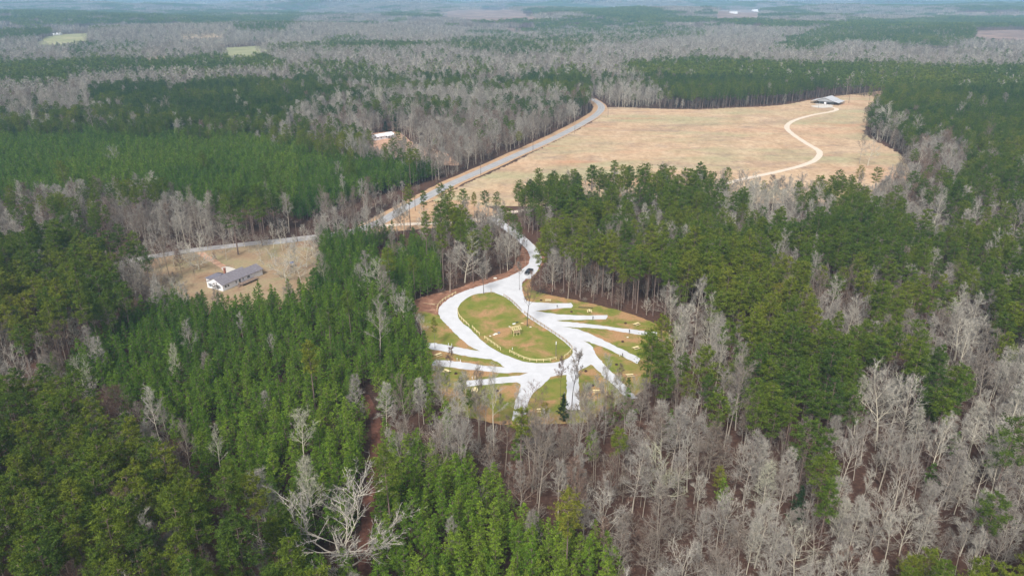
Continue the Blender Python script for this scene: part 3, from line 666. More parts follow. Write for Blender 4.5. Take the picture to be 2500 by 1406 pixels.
# ------------------------------------------------------------------ trees one can point at, each placed by its foot
def tree_obj(name, pr, loc, rz, sc, label, cat, tint, group=None, tilt=(0, 0)):
    e = empty(name, loc, label, cat, rz, group); e.scale = sc if isinstance(sc, tuple) else (sc,) * 3
    e.rotation_euler = (tilt[0], tilt[1], rz)
    for part, me in (('trunk', pr[0]), ('crown', pr[1])):
        c = bpy.data.objects.new(part, me); COL.objects.link(c); c.parent = e; c['tint'] = tint
    return e
HT = {'P': [22, 24, 20, 22, 23], 'Y': [10.5, 12.5, 9, 11.5, 12], 'B': [19, 16, 20, 17, 21, 17, 14, 15], 'S': [17, 15], 'C': [8], 'D': [19, 19]}
SETS = {'P': PINE, 'Y': YOUNG, 'B': BARE, 'S': SPREAD, 'C': CEDAR, 'D': DARK}
# kind, variant, foot px, height m, width factor, tint, label
LM = [
 ('S', 0, (850,1392), 23, 1.4, .62, 'huge pale spreading bare tree with twisting limbs beside the red dirt trail at the bottom'),
 ('B', 2, (662,1335), 20, 1.1, .6, 'tall pale bare tree with fine feathery side branches left of the huge spreading tree'),
 ('B', 5, (772,1300), 21, .8, .9, 'slim pale conical bare tree rising just behind the huge spreading tree'),
 ('B', 0, (745,1150), 17, 1.15, .9, 'yellowish fan shaped bare tree standing alone in the young pines'),
 ('B', 2, (945,1050), 15, 1.0, .75, 'feathery white bare tree at the top of the red dirt trail'),
 ('B', 5, (1035,1035), 15, 1.0, .7, 'whitish bare tree in front of the camp lawn, second right of the trail'),
 ('B', 2, (1122,1065), 18, .75, .7, 'narrow silvery bare tree in front of the lowest left camp table'),
 ('B', 2, (435,950), 16, .7, .95, 'lichen pale thin bare tree in the middle of the left plantation'),
 ('B', 0, (395,1090), 17, 1.0, .8, 'silver bare tree on the edge between left plantation and olive pines'),
 ('B', 1, (215,985), 15, 1.0, .9, 'pale round bare tree at the corner of the olive pine wood'),
 ('B', 5, (195,870), 15, .9, .85, 'pale bare tree in front of the dark trunks of the left pine wood'),
 ('B', 4, (545,1180), 15, .8, .9, 'slim greenish white bare tree between the two left pine stands'),
 ('B', 1, (920,735), 17, 1.15, .8, 'round pale bare tree sticking out of the young pines left of the camp'),
 ('B', 0, (965,790), 15, .9, .45, 'upright grey bare tree at the left plantation edge behind the lawn'),
 ('B', 3, (598,850), 14, .8, .6, 'small white bare tree in the plantation below the white house'),
 ('B', 1, (1135,690), 22, 1.15, .75, 'large round topped bare tree above the camp entrance clearing'),
 ('D', 0, (1181,718), 14, 1.15, .45, 'bare tree with a round grey crown at the top tip of the island lawn'),
 ('D', 0, (1287,797), 20, .95, .1, 'dark forked bare tree beside the timber frame on the island lawn'),
 ('D', 1, (1268,708), 13, 1.1, .4, 'thin bare tree at the fork where gravel drive meets the loop'),
 ('D', 1, (1098,944), 14.5, .8, .1, 'thin dark pole like bare tree between the left camp tables'),
 ('D', 1, (1368,990), 16, .8, .1, 'thin dark straight bare tree left of the straight gravel spur'),
 ('D', 0, (1396,992), 17.5, .9, .25, 'tall bare tree with upswept limbs standing on the straight gravel spur'),
 ('B', 3, (1450,985), 10, 1.0, .6, 'slender low bare tree beside the table right of the straight spur'),
 ('B', 1, (1296,1048), 14, 1.2, .1, 'dark dense bare tree over the end of the spur in front'),
 ('P', 3, (1240,603), 20, 1.0, .6, 'yellowish pine left of the bend of the gravel drive'),
 ('P', 0, (1256,618), 19, 1.0, .3, 'dark pine whose crown overhangs the gravel drive'),
 ('P', 2, (1228,588), 18, 1.1, .5, 'round pine at the upper end of the gravel drive'),
 ('P', 1, (1268,640), 19, .9, .4, 'tall thin pine at the red bank left of the truck'),
 ('B', 3, (1283,646), 15, .8, .2, 'dark bare stem at the inside of the drive bend'),
 ('P', 4, (1322,598), 20, 1.0, .5, 'big pine right of the drive above the truck'),
 ('P', 0, (1340,622), 18, 1.0, .75, 'bright pine right of the drive near its bend'),
 ('P', 2, (1300,572), 19, 1.1, .35, 'dark pine where the drive disappears into the wood'),
 ('B', 0, (1338,655), 15, 1.1, .6, 'pale bare tree just right of the pickup truck'),
 ('B', 4, (1352,672), 17, 1.0, .5, 'taller grey bare tree behind the brush pile'),
 ('B', 5, (1345,640), 16, .9, .85, 'whitish bare tree among pines right of the drive'),
 ('B', 0, (1185,1052), 13, .9, .6, 'thin grey bare tree at the front edge of the lawn below the lowest left table'),
 ('B', 3, (1222,1048), 12, 1.0, .4, 'thin brownish bare tree at the lawn edge left of the front spur'),
 ('B', 4, (1268,1062), 14, .9, .7, 'pale bare tree whose top covers the end of the front spur'),
 ('B', 7, (1415,1052), 12, 1.0, .3, 'brownish bare tree below the end of the straight spur'),
 ('B', 0, (1462,1035), 13, .9, .5, 'bare tree at the lawn edge below the orange clay'),
 ('B', 5, (1498,1018), 14, .9, .75, 'pale feathery bare tree at the end of the diagonal spur'),
 ('B', 1, (1535,1010), 12, 1.0, .6, 'round grey bare tree right of the diagonal spur end'),
 ('B', 0, (350,668), 13, 1.1, .5, 'grey bare tree at the far left of the yard by the road'),
 ('B', 1, (392,650), 12, 1.2, .65, 'round pale bare tree between the road and the left of the yard'),
 ('B', 1, (508,612), 11, 1.3, .5, 'low grey bare tree by the road above the drive'),
 ('B', 0, (727,640), 12, 1.2, .7, 'pale bare tree at the right of the yard below the power pole'),
 ('B', 1, (764,622), 12, 1.2, .6, 'grey bare tree where the yard meets the young pines'),
 ('B', 1, (735,690), 12, 1.2, .75, 'round pale bare tree at the lower right of the yard'),
 ('B', 1, (465,606), 15, 1.3, .45, 'wide grey bare tree behind the road above the yard'),
 ('B', 1, (545,598), 14, 1.3, .4, 'wide brownish bare tree behind the road left of the giant pine'),
 ('B', 1, (1335,700), 7.5, 1.3, .55, 'low brushy bare tree beside the first camp table'),
 ('C', 0, (1375,1030), 9, 1.0, .6, 'small dark evergreen beside the end of the straight gravel spur'),
 ('P', 2, (1062,850), 12, .65, .8, 'young lone pine with thin crown at the end of the upper left spur'),
 ('P', 3, (1092,985), 11, .7, .6, 'small pine in front of the half hidden camp table'),
 ('P', 0, (1128,1015), 13, .7, .3, 'dark pine at the outer end of the lower left gravel spur'),
 ('P', 0, (1150,1050), 13, .8, .4, 'green pine just below the lower left camp table'),
 ('P', 0, (1328,1065), 11, .9, .9, 'yellow green pine at the front edge of the camp lawn'),
 ('P', 2, (1530,1000), 11, .6, .3, 'small bluish pine at the end of the lower right spur'),
 ('P', 1, (1037,560), 21, 1.0, .25, 'dark tiered pine standing alone beside the highway junction'),
 ('P', 0, (1080,535), 20, 1.1, .35, 'broad pine with bare lower trunk in the row before the tan field'),
 ('P', 3, (1104,545), 21, .9, .6, 'slim pine second in the row before the tan field'),
 ('P', 2, (1132,545), 19, 1.1, .4, 'third pine in the row before the tan field'),
 ('P', 1, (1158,548), 18, .9, .9, 'brownish green pine in the row before the tan field'),
 ('P', 0, (1185,550), 19, 1.0, .2, 'dark pine in the row beside the pale turning place'),
 ('P', 4, (1212,548), 18, 1.0, .35, 'last pine at the right end of the row before the tan field'),
 ('P', 0, (1130,610), 15, .9, .7, 'lone green pine behind the large round bare tree'),
 ('B', 4, (2098,400), 21, 1.15, .3, 'large bare tree with reddish forked trunk standing in the tan field'),
 ('B', 1, (2118,405), 20, 1.1, .7, 'pale round bare tree beside the forked tree in the tan field'),
 ('P', 1, (2118,268), 24, .8, .7, 'tall high crowned pine standing left in the trio by the far field corner'),
 ('P', 3, (2132,257), 25, .9, .7, 'tall high crowned pine in the middle of the trio by the far field corner'),
 ('P', 0, (2148,262), 24, .8, .6, 'tall high crowned pine standing right in the trio by the far field corner'),
 ('P', 2, (2092,470), 17, .9, .9, 'yellow green ivy covered tree below the forked bare tree'),
 ('P', 0, (2130,490), 20, 1.2, .5, 'broad pine standing below the pale round tree in the field'),
 ('P', 4, (2240,530), 22, 1.1, .3, 'dark broad pine right of the field track woods'),
 ('P', 2, (2215,515), 23, 1.1, .3, 'dark pine with two tops at the lower right of the tan field'),
 ('P', 0, (1962,510), 9, .9, .3, 'small dark pine among bare trees below the gravel curve'),
 ('P', 3, (1855,520), 19, .8, .8, 'slim pine whose top covers the pale track'),
 ('P', 1, (990,400), 20, 1.1, .3, 'big dark pine standing in the red clay lot'),
 ('P', 0, (1003,408), 18, 1.0, .4, 'broad pine just right of the big dark pine in the clay lot'),
 ('P', 3, (1063,402), 19, .8, .6, 'slim tiered pine at the right end of the clay lot'),
 ('P', 4, (1052,390), 10, .7, .4, 'small pine in the middle of the clay lot'),
 ('P', 0, (1175,385), 21, 1.2, .4, 'broad round pine beside the highway among grey trees'),
 ('P', 2, (1267,368), 15, 1.1, .8, 'yellow green pine on the left verge of the highway'),
 ('C', 0, (1050,395), 7, 1.0, .1, 'black green cedar in the clay lot'),
 ('C', 0, (968,322), 12, 1.1, .1, 'dark cedar behind the white mobile home'),
 ('C', 0, (942,322), 9, 1.5, .1, 'wide dark evergreen touching the back of the mobile home'),
 # yard of the white house
 ('B', 0, (413,673), 17, 1.0, .2, 'tall dark trunked bare tree at the left edge of the yard'),
 ('B', 5, (445,672), 12, 1.1, .1, 'short dark shrubby bare tree in the left part of the yard'),
 ('S', 1, (486,657), 18, .95, .8, 'pale wide branched bare tree by the top of the house drive'),
 ('B', 3, (526,662), 9, 1.0, .1, 'small dark bare tree beside the house drive'),
 ('B', 1, (553,635), 12, 1.2, .5, 'round grey bare tree between the drive and the thick pine'),
 ('P', 4, (582,622), 27, 1.5, .3, 'giant dark pine with a thick trunk behind the white house'),
 ('P', 0, (640,600), 24, 1.5, .45, 'huge broad pine beyond the road behind the yard'),
 ('B', 3, (608,618), 10, 1.0, .4, 'slim bare tree next to the thick pine trunk'),
 ('B', 1, (637,639), 12, 1.1, .6, 'round pale bare tree above the right end of the white house'),
 ('B', 0, (668,607), 12, 1.0, .7, 'bare tree close to the road at the right of the yard'),
 ('S', 0, (698,686), 17, 1.0, .7, 'large bare shade tree right of the white house'),
 ('B', 1, (748,652), 13, 1.4, .8, 'pale round bare tree at the right edge of the yard'),
 ('B', 1, (690,612), 10, 1.1, .8, 'small rounded bare tree near the road behind the large shade tree'),
 ('B', 6, (443,708), 7.5, 1.4, .3, 'pinkish brown bare thicket in front of the white house'),
 ('B', 7, (476,684), 4, 1.1, .2, 'tiny bare tree left of the white house'),
 ('B', 1, (334,735), 18, 1.2, .6, 'broad grey bare tree at the lower left corner of the yard'),
 ('B', 6, (297,722), 15, 1.2, .75, 'pale bare tree beyond the lower left corner of the yard'),
 ('P', 2, (368,700), 14, .9, .35, 'small leaning green pine at the left edge of the yard'),
 ('B', 1, (372,735), 15, 1.1, .4, 'brownish bare tree right of the broad grey tree at the yard corner'),
 ('B', 0, (385,520), 20, 1.2, .9, 'very tall pale bare tree in front of the big left plantation'),
 ('B', 1, (400,625), 16, 1.2, .5, 'wide grey bare tree along the road left of the yard'),
 # right hardwoods
 ('S', 1, (1612,1215), 16, .9, .95, 'wide pale oak like bare tree at the centre of the lower right woods'),
 ('B', 1, (1700,1010), 12, 1.1, .75, 'grey bare tree right below the camp corner'),
 ('B', 1, (2140,1075), 22, 1.1, .8, 'large silvery many stemmed bare tree in front of the dark pine block'),
 ('B', 6, (2195,1090), 22, 1.05, .75, 'large silvery bare tree, right one of the pair below the dark pine block'),
 ('B', 0, (2085,1060), 17, 1.2, .85, 'pale bare tree leaning left of the silvery pair'),
 ('B', 1, (2330,880), 20, 1.7, .8, 'broad flat topped grey bare tree near the right edge above the middle'),
 ('B', 0, (1650,880), 19, 1.1, .7, 'tall grey bare tree right behind the end of the long gravel spurs'),
 ('B', 2, (1668,850), 17, 1.1, .8, 'whitish bare tree at the corner of the pine wood right of the camp'),
 ('B', 6, (1635,905), 15, 1.2, .9, 'lichen green bare tree touching the end of the long spur'),
 ('B', 1, (1845,860), 12, 1.4, .8, 'small round whitish bare tree above the dark pine block'),
 ('B', 5, (1855,1270), 17, .9, .9, 'white conical bare tree right of the oak like tree'),
 ('B', 1, (2370,1180), 20, 1.1, .8, 'large pale bare tree among the woods at the right edge'),
 ('C', 0, (1940,1290), 12, .8, .9, 'slender green evergreen among bare trees in the lower right woods'),
 ('P', 2, (1748,1230), 11, .9, .8, 'small yellow green pine between bare trees of the lower right woods'),
]
for i, (k, v, ft, h, wf, tn, lab) in enumerate(LM):
    x, y = W(*ft); s = h / HT[k][v]
    nm = {'P': 'pine_tree', 'Y': 'young_pine', 'B': 'bare_tree', 'S': 'spreading_bare_tree', 'C': 'evergreen_tree', 'D': 'bare_tree'}[k]
    if k == 'P' and h < 16: nm = 'small_pine'
    tree_obj(nm, SETS[k][v], (x, y, G(x, y)), i * 1.7, (s * wf, s * wf, s), lab, 'tree', tn)
    keep_out.append((x, y, 6.5 if k == 'S' else 3.2))

for i, ft in enumerate([(312,672),(338,690),(365,662),(402,640),(425,652),(455,640),(520,628),(572,608),(598,604),(655,622),(700,602),(745,606),(772,640),(780,665),(720,668),(345,712),(390,700)]):
    x, y = W(*ft); v = (1, 6, 0, 7)[i % 4]; h = (12, 10, 13, 11)[i % 4]; s = h / HT['B'][v]
    tree_obj('bare_tree', BARE[v], (x, y, 0), i * 2.1, (s * 1.25, s * 1.25, s), 'grey bare tree scattered round the edge of the house yard', 'tree', .35 + .3 * (i % 3) / 2, 'bare trees scattered round the house yard')

# ------------------------------------------------------------------ forest placement
def words_for(kind, x, y, tint, hs, px, py):
    hw = 'tall' if hs > 1.08 else ('shorter' if hs < .93 else 'middling')
    if kind == 'B':
        tw = 'pinkish brown' if tint < .3 else ('pale whitish' if tint > .68 else 'purplish grey')
        if px < 700: w, g = 'in the strip between the two left pine stands', 'bare trees between the left pine stands'
        elif px < 1250: w, g = 'in the woods below the left of the camp', 'bare trees below the camp on the left'
        elif py < 1050: w, g = 'in the woods just below and right of the camp', 'bare trees just below the camp'
        elif px < 1700: w, g = 'in the lower middle hardwoods', 'bare trees in the lower middle woods'
        elif px < 2100: w, g = 'in the lower right hardwoods left of the corner', 'bare trees in the lower right woods'
        else: w, g = 'in the hardwoods at the lower right corner', 'bare trees near the right corner'
        return f'{hw} {tw} bare tree {w}', g
    if kind == 'Y':
        tw = 'dark green' if tint < .38 else ('bright yellow green' if tint > .62 else 'fresh green')
        if px > 920: w, g = 'in the bottom middle plantation right of the red trail', 'young pines right of the red trail'
        elif py < 1120: w, g = 'in the left plantation above the tall bare trees', 'young pines of the left plantation'
        else: w, g = 'in the plantation left of the red trail', 'young pines left of the red trail'
        return f'{hw} {tw} young pine {w}', g
    tw = 'dark green' if tint < .38 else ('yellowish olive' if tint > .62 else 'olive green')
    if px < 1000 and py < 1180: w, g = 'in the upper part of the lower left pine wood', 'pines high in the lower left wood'
    elif px < 350: w, g = 'in the lower left corner of the pine wood', 'pines in the lower left corner'
    elif px < 1000: w, g = 'in the right part of the lower left pine wood', 'pines of the lower left wood'
    elif py > 1150: w, g = 'among the bare trees at the lower right', 'pines at the lower right'
    else: w, g = 'in the pine block right of the camp', 'pines of the block right of the camp'
    return f'{hw} {tw} mature pine {w}', g

def scatter(name, X, Y, Z, idx, scl, rot, tint, forms, label, cat):
    col = bpy.data.collections.new(name + '_forms')
    for i, o in enumerate(forms):
        o.name = '%s_form_%02d' % (name, i); col.objects.link(o)
    me = bpy.data.meshes.new(name); n = len(X); me.vertices.add(n)
    me.vertices.foreach_set('co', np.stack([X, Y, Z], 1).astype(np.float32).ravel())
    for nm, ty, arr in (('idx', 'INT', idx.astype(np.int32)), ('rot', 'FLOAT', rot.astype(np.float32)), ('tint', 'FLOAT', tint.astype(np.float32)), ('scl', 'FLOAT_VECTOR', scl.astype(np.float32))):
        a = me.attributes.new(nm, ty, 'POINT'); a.data.foreach_set('vector' if ty == 'FLOAT_VECTOR' else 'value', arr.ravel())
    o = bpy.data.objects.new(name, me); COL.objects.link(o); o['kind'] = 'stuff'; o['label'] = label; o['category'] = cat
    ng = bpy.data.node_groups.new(name + '_nodes', 'GeometryNodeTree')
    ng.interface.new_socket('Geometry', in_out='INPUT', socket_type='NodeSocketGeometry'); ng.interface.new_socket('Geometry', in_out='OUTPUT', socket_type='NodeSocketGeometry')
    N = ng.nodes; L = ng.links; gi = N.new('NodeGroupInput'); go = N.new('NodeGroupOutput')
    ip = N.new('GeometryNodeInstanceOnPoints'); ci = N.new('GeometryNodeCollectionInfo'); ci.inputs[0].default_value = col
    ci.inputs['Separate Children'].default_value = True; ci.inputs['Reset Children'].default_value = True
    def na(nm, ty):
        a = N.new('GeometryNodeInputNamedAttribute'); a.data_type = ty; a.inputs[0].default_value = nm; return a.outputs[0]
    cx = N.new('ShaderNodeCombineXYZ'); L.new(na('rot', 'FLOAT'), cx.inputs[2])
    L.new(gi.outputs[0], ip.inputs['Points']); L.new(ci.outputs[0], ip.inputs['Instance']); ip.inputs['Pick Instance'].default_value = True
    L.new(na('idx', 'INT'), ip.inputs['Instance Index']); L.new(cx.outputs[0], ip.inputs['Rotation']); L.new(na('scl', 'FLOAT_VECTOR'), ip.inputs['Scale'])
    L.new(ip.outputs[0], go.inputs[0])
    md = o.modifiers.new('scatter', 'NODES'); md.node_group = ng
    return o

CFG = {'Y': (0, 3.4, 9, 1.5), 'P': (1, 5.6, 18, 3.2), 'B': (2, 5.5, 14, 2.6)}
NM = {'Y': 'young_pine', 'P': 'pine_tree', 'B': 'bare_tree'}
for kind, (k, sp, hc, cr) in CFG.items():
    X, Y = grid(sp, 50, 1000, math.radians(56))
    tx, ty = proj(X, Y, 22.0); m = (tx > -900) & (tx < 3400) & (ty < 1620); X, Y = X[m], Y[m]
    D, Z = density(X, Y, hc)
    if kind == 'P':
        bx, by = proj(X, Y, 0); D[1][inpoly(bx, by, [(1040,880),(1560,880),(1580,1120),(1200,1180),(1000,1100)])] = 0
        D[1][D[1] < .2] *= .6
        D[1][inpoly(bx, by, [(380,690),(690,690),(700,590),(830,560),(830,800),(380,800)])] = 0
    if kind == 'B': D[2] = np.where((D[1] > .4) & (D[0] < .3) & (np.hypot(X, Y) < 650), D[2] + .42, D[2]); pz = D[1] > .4
    m = (rng2.random(X.size) < D[k] * (.68 + .85 * vnoise(X, Y, 14, 12) if kind == 'B' else 1)) & allowed(X, Y, Z, cr); X, Y, Z = X[m], Y[m], Z[m]; n = X.size
    if kind == 'B': pz = pz[m]
    hsv = rng2.normal(1, .10, n) * (.92 + .16 * vnoise(X, Y, 60, 4 + k)); hsv = np.clip(hsv, .6, 1.3)
    if kind == 'B':
        hsv = np.where(rng2.random(n) < .33, hsv * rng2.uniform(.45, .8, n), hsv)     # understory
        hsv = np.where(pz & (rng2.random(n) < .7), rng2.uniform(.3, .6, n), hsv)
        hsv *= .94
    if kind == 'Y':
        hsv *= np.where((Y > 380), 1.1, .94)
    rr_ = sstep(350, 600, np.hypot(X, Y)); hsv = hsv * (1 + rr_ * (.14 if kind == 'B' else (-.12 if kind == 'P' else 0)))
    ws = rng2.uniform(.82, 1.12, n) * (1 + .15 * rr_)
    idx = rng2.integers(0, len(SETS[kind]), n); rot = rng2.uniform(0, 6.283, n)
    tint = np.clip(.28 + .5 * (vnoise(X, Y, 70, 6) - .5) + .45 * rng2.random(n), 0, 1)
    if kind == 'P':
        bx, by = proj(X, Y, 0); tint = np.clip(tint + .10 * ((bx < 800) & (by > 850)) - .18 * (by < 330) - .05, 0, 1)
    if kind == 'Y':
        bx, by = proj(X, Y, 0); tint = np.clip(tint - .25 * ((bx > 730) & (by < 740)), 0, 1)
    if kind == 'B': tint = np.clip(.02 + .35 * vnoise(X, Y, 55, 9) + .57 * rng2.random(n), 0, 1)
    hh = np.array(HT[kind])[idx] * hsv
    cx, cy_ = proj(X, Y, hh * .75); depth = Y * CP + (H - hh * .5) * SP
    size = np.where((cx > 15) & (cx < 2485) & (cy_ < 1395) & (cy_ > 0), hh / depth, -1)
    big = np.zeros(n, bool); big[np.argsort(-size)[:280]] = True; big &= size > 0
    for i in np.nonzero(big)[0]:
        lab, g = words_for(kind, X[i], Y[i], tint[i], hsv[i] / (.92 if kind == 'B' else 1), cx[i], cy_[i])
        s = float(hsv[i]); w_ = float(ws[i] * hsv[i])
        tree_obj(NM[kind], SETS[kind][int(idx[i])], (float(X[i]), float(Y[i]), float(Z[i])), float(rot[i]), (w_, w_, s), lab, 'tree', float(tint[i]), g)
    r = ~big
    scatter({'Y': 'young_pine_plantation', 'P': 'pine_forest', 'B': 'bare_forest'}[kind], X[r], Y[r], Z[r], idx[r], np.stack([ws[r] * hsv[r], ws[r] * hsv[r], hsv[r]], 1), rot[r], tint[r],
            [p[2] for p in SETS[kind]], {'Y': 'dense green plantation of young pines', 'P': 'mature pine forest with olive green crowns', 'B': 'leafless grey hardwood forest'}[kind], 'forest')
    print('near', kind, n, int(big.sum()))
# undergrowth: low brush on the forest floor
X, Y = grid(5.0, 50, 520, math.radians(54)); tx, ty = proj(X, Y, 2.0); m = (tx > -700) & (tx < 3200) & (ty < 1620); X, Y = X[m], Y[m]
D, Z = density(X, Y, 12); m = (rng2.random(X.size) < .25 + .3 * D[2]) & (D[0] < .5) & allowed(X, Y, Z, 2); X, Y, Z = X[m], Y[m], Z[m]; n = X.size
s = rng2.uniform(.12, .3, n)
BR = [joined('brush_%d' % i, *bare(231 + i, 16, 'round', tw=.10), M['limbs'], M['twigs']) for i in range(2)]
scatter('undergrowth', X, Y, Z, rng2.integers(0, 2, n), np.stack([s * 1.5, s * 1.5, s], 1), rng2.uniform(0, 6.28, n), rng2.uniform(0, .45, n), BR, 'low brown brush on the forest floor', 'brush')
# middle distance, one crown each
for kind, k, forms in (('P', 1, PINE_L), ('B', 2, BARE_L)):
    X, Y = grid(7.2, 1000, 2500, math.radians(39)); D, Z = density(X, Y, 19 if kind == 'P' else 15); D[1] = np.where(D[1] < .3, D[1] * .5, D[1])
    m = (rng2.random(X.size) < D[k]) & allowed(X, Y, Z, 3); X, Y, Z = X[m], Y[m], Z[m]; n = X.size
    s = rng2.normal(.9 if kind == 'P' else 1.15, .1, n); w = rng2.uniform(1.0, 1.35, n)
    tint = np.clip(.1 + .35 * vnoise(X, Y, 90, 6) + .3 * rng2.random(n), 0, 1) if kind == 'P' else np.clip(.25 + .5 * rng2.random(n), 0, 1)
    scatter({'P': 'far_pine_woods', 'B': 'far_bare_woods'}[kind], X, Y, Z, rng2.integers(0, len(forms), n), np.stack([s * w, s * w, s], 1), rng2.uniform(0, 6.28, n), tint, forms,
            {'P': 'far off blocks of dark pine woods', 'B': 'far off grey leafless woods'}[kind], 'forest'); print('mid', kind, n)
# distance: groups of crowns
for nm, r0, r1, sp, sc in (('distant', 2500, 7500, 38, 1.0), ('horizon', 7500, 24000, 120, 2.9)):
    for kind, k, forms in (('pine', 1, CL_P), ('bare', 2, CL_B)):
        X, Y = grid(sp, r0, r1, math.radians(38)); D, Z = density(X, Y, 14)
        if nm == 'horizon':
            b = sstep(.52, .64, vnoise(X, Y * .6, 900, 3)); D[1] = b; D[2] = (1 - b) * .9
        m = (rng2.random(X.size) < D[k]) & allowed(X, Y, Z, 3); X, Y, Z = X[m], Y[m], Z[m]; n = X.size
        fo = [bpy.data.objects.new(o.name, o.data) for o in forms]
        scatter(f'{nm}_{kind}_woods', X, Y, Z, rng2.integers(0, 3, n), np.stack([np.full(n, sc), np.full(n, sc), rng2.uniform(.9, 1.15, n) * (1.3 if sc > 2 else 1)], 1), rng2.uniform(0, 6.28, n), np.clip(.2 + .4 * rng2.random(n), 0, 1), fo,
                f'{kind} woods fading into blue haze on the {nm} hills', 'forest'); print(nm, kind, n)
# ------------------------------------------------------------------ objects of the camp
def at(px, py, z=0.0):
    x, y = W(px, py); return (x, y, G(x, y) + z)
def fence(line_px, name, label, mat, step=2.4, h=1.15, rails=(1.05, .6), group='rail fences round the gravel loop'):
    w = smooth(WL(line_px), False, 8)
    d = [0]
    for a, b in zip(w[:-1], w[1:]): d.append(d[-1] + math.hypot(b[0] - a[0], b[1] - a[1]))
    n = max(1, round(d[-1] / step)); pts = []
    for i in range(n + 1):
        t = d[-1] * i / n; j = min(len(d) - 2, max(k for k in range(len(d)) if d[k] <= t + 1e-9)); f = (t - d[j]) / max(1e-9, d[j + 1] - d[j])
        pts.append((w[j][0] + (w[j + 1][0] - w[j][0]) * f, w[j][1] + (w[j + 1][1] - w[j][1]) * f))
    o = pts[0]; e = empty(name, (o[0], o[1], 0.1), label, 'fence', group=group)
    P = [(p[0] - o[0], p[1] - o[1]) for p in pts]
    for x, y in P:
        m = MB(); m.box((x, y, h / 2 - .05), (.15, .15, h + .1), rz=.3); m.build('post', mat, e)
    for r in rails:
        m = MB()
        for a, b in zip(P[:-1], P[1:]): m.bar((a[0], a[1], r), (b[0], b[1], r + R.uniform(-.02, .02)), .06, .13)
        m.build('rail', mat, e)
fence([(1067,759),(1069,749),(1083,735),(1098,726),(1113,718)], 'rail_fence', 'pale two rail fence on the outer edge of the loop bend at the upper left', M['wood'])
fence([(1117,757),(1121,773),(1132,786),(1145,798)], 'rail_fence', 'pale curved rail fence along the left side of the island lawn', M['wood'])
fence([(1153,801),(1162,811),(1171,819)], 'rail_fence', 'shortest pale rail fence on the lower left of the island lawn', M['wood'])
fence([(1183,827),(1202,840),(1222,855)], 'rail_fence', 'straight pale rail fence between the shortest fence and the long curved one', M['wood'])
fence([(1244,861),(1262,870),(1285,880),(1310,884),(1335,883),(1358,878)], 'rail_fence', 'long curved pale rail fence at the bottom of the island lawn', M['wood'])
fence([(1378,874),(1390,865),(1397,855)], 'rail_fence', 'pale rail fence on the lower right corner of the island lawn', M['wood'])
fence([(1396,851),(1386,840),(1371,828),(1350,814),(1328,799),(1303,783),(1280,766)], 'rail_fence', 'weathered brown rail fence along the right side of the island lawn', M['wood_old'])
fence([(1272,760),(1261,748),(1245,734),(1230,724)], 'rail_fence', 'weathered brown rail fence at the upper right of the island lawn', M['wood_old'])

def picnic_table():
    e = empty('picnic_table', (0, 0, 0), 'x', 'picnic table', group='picnic tables on the camp pitches')
    m = MB()
    for k in range(5): m.box((0, (k - 2) * .16, .76), (2.4, .145, .05))
    m.build('tabletop', M['wood'], e)
    for s in (-1, 1):
        m = MB()
        for k in range(2): m.box((0, s * (.72 + k * .16), .45), (2.4, .145, .05))
        m.build('bench', M['wood'], e)
    for s in (-1, 1):
        m = MB(); x = s * .8
        m.bar((x, -.72, 0), (x, -.25, .735), .05, .12); m.bar((x, .72, 0), (x, .25, .735), .05, .12)
        m.box((x + .06, 0, .39), (.05, 1.75, .1)); m.box((x + .06, 0, .69), (.05, .72, .08)); m.build('leg_frame', M['wood_old'], e)
    return e
TB = [(1338,736,0,'cream picnic table seen broadside on the lawn above the topmost short spur'), (1439,762,88,'cream picnic table seen end on, beside the second short spur'),
      (1554,794,38,'cream picnic table slanting on the lawn above the long third spur'), (1552,852,28,'cream picnic table between the third and fourth right hand spurs'),
      (1537,919,8,'cream picnic table right of the wide diagonal spur, near the pine clump'), (1456,958,0,'cream picnic table on orange clay right of the straight spur'),
      (1070,869,38,'cream picnic table between the two upper left spurs'), (1091,909,-40,'cream picnic table half hidden by a small pine below the second left spur'),
      (1159,955,84,'cream picnic table seen end on, below the lowest left spur'), (1320,1004,5,'cream picnic table hidden by branches at the front edge of the lawn')]
t0 = picnic_table()
for i, (px, py, a, lab) in enumerate(TB):
    if i == 0: t0.location = at(px, py, .06); t0.rotation_euler.z = math.radians(a); t0['label'] = lab
    else: dup(t0, at(px, py, .06), math.radians(a), lab)
def fire_ring():
    e = empty('fire_ring', (0, 0, 0), 'x', 'fire ring', group='fire rings on the camp pitches')
    m = MB(); n = 16; vs = []
    for r, z in ((.50, 0), (.50, .32), (.45, .32), (.45, .02)):
        vs += [(r * math.cos(6.2832 * k / n), r * math.sin(6.2832 * k / n), z) for k in range(n)]
    m.add(vs, [(j * n + k, j * n + (k + 1) % n, (j + 1) * n + (k + 1) % n, (j + 1) * n + k) for j in range(3) for k in range(n)]); m.build('ring', M['rust'], e)
    m = MB(); m.tube([(0, 0, .01), (0, 0, .07)], [.44, .3], 12); m.build('ash', M['black'], e)
    m = MB()
    for k in range(7): m.bar((-.42, (k - 3) * .1, .36), (.3, (k - 3) * .1, .36), .02)
    m.bar((-.42, -.32, .36), (-.42, .32, .36), .03); m.bar((.3, -.32, .36), (.3, .32, .36), .03); m.build('grate', M['black'], e)
    return e
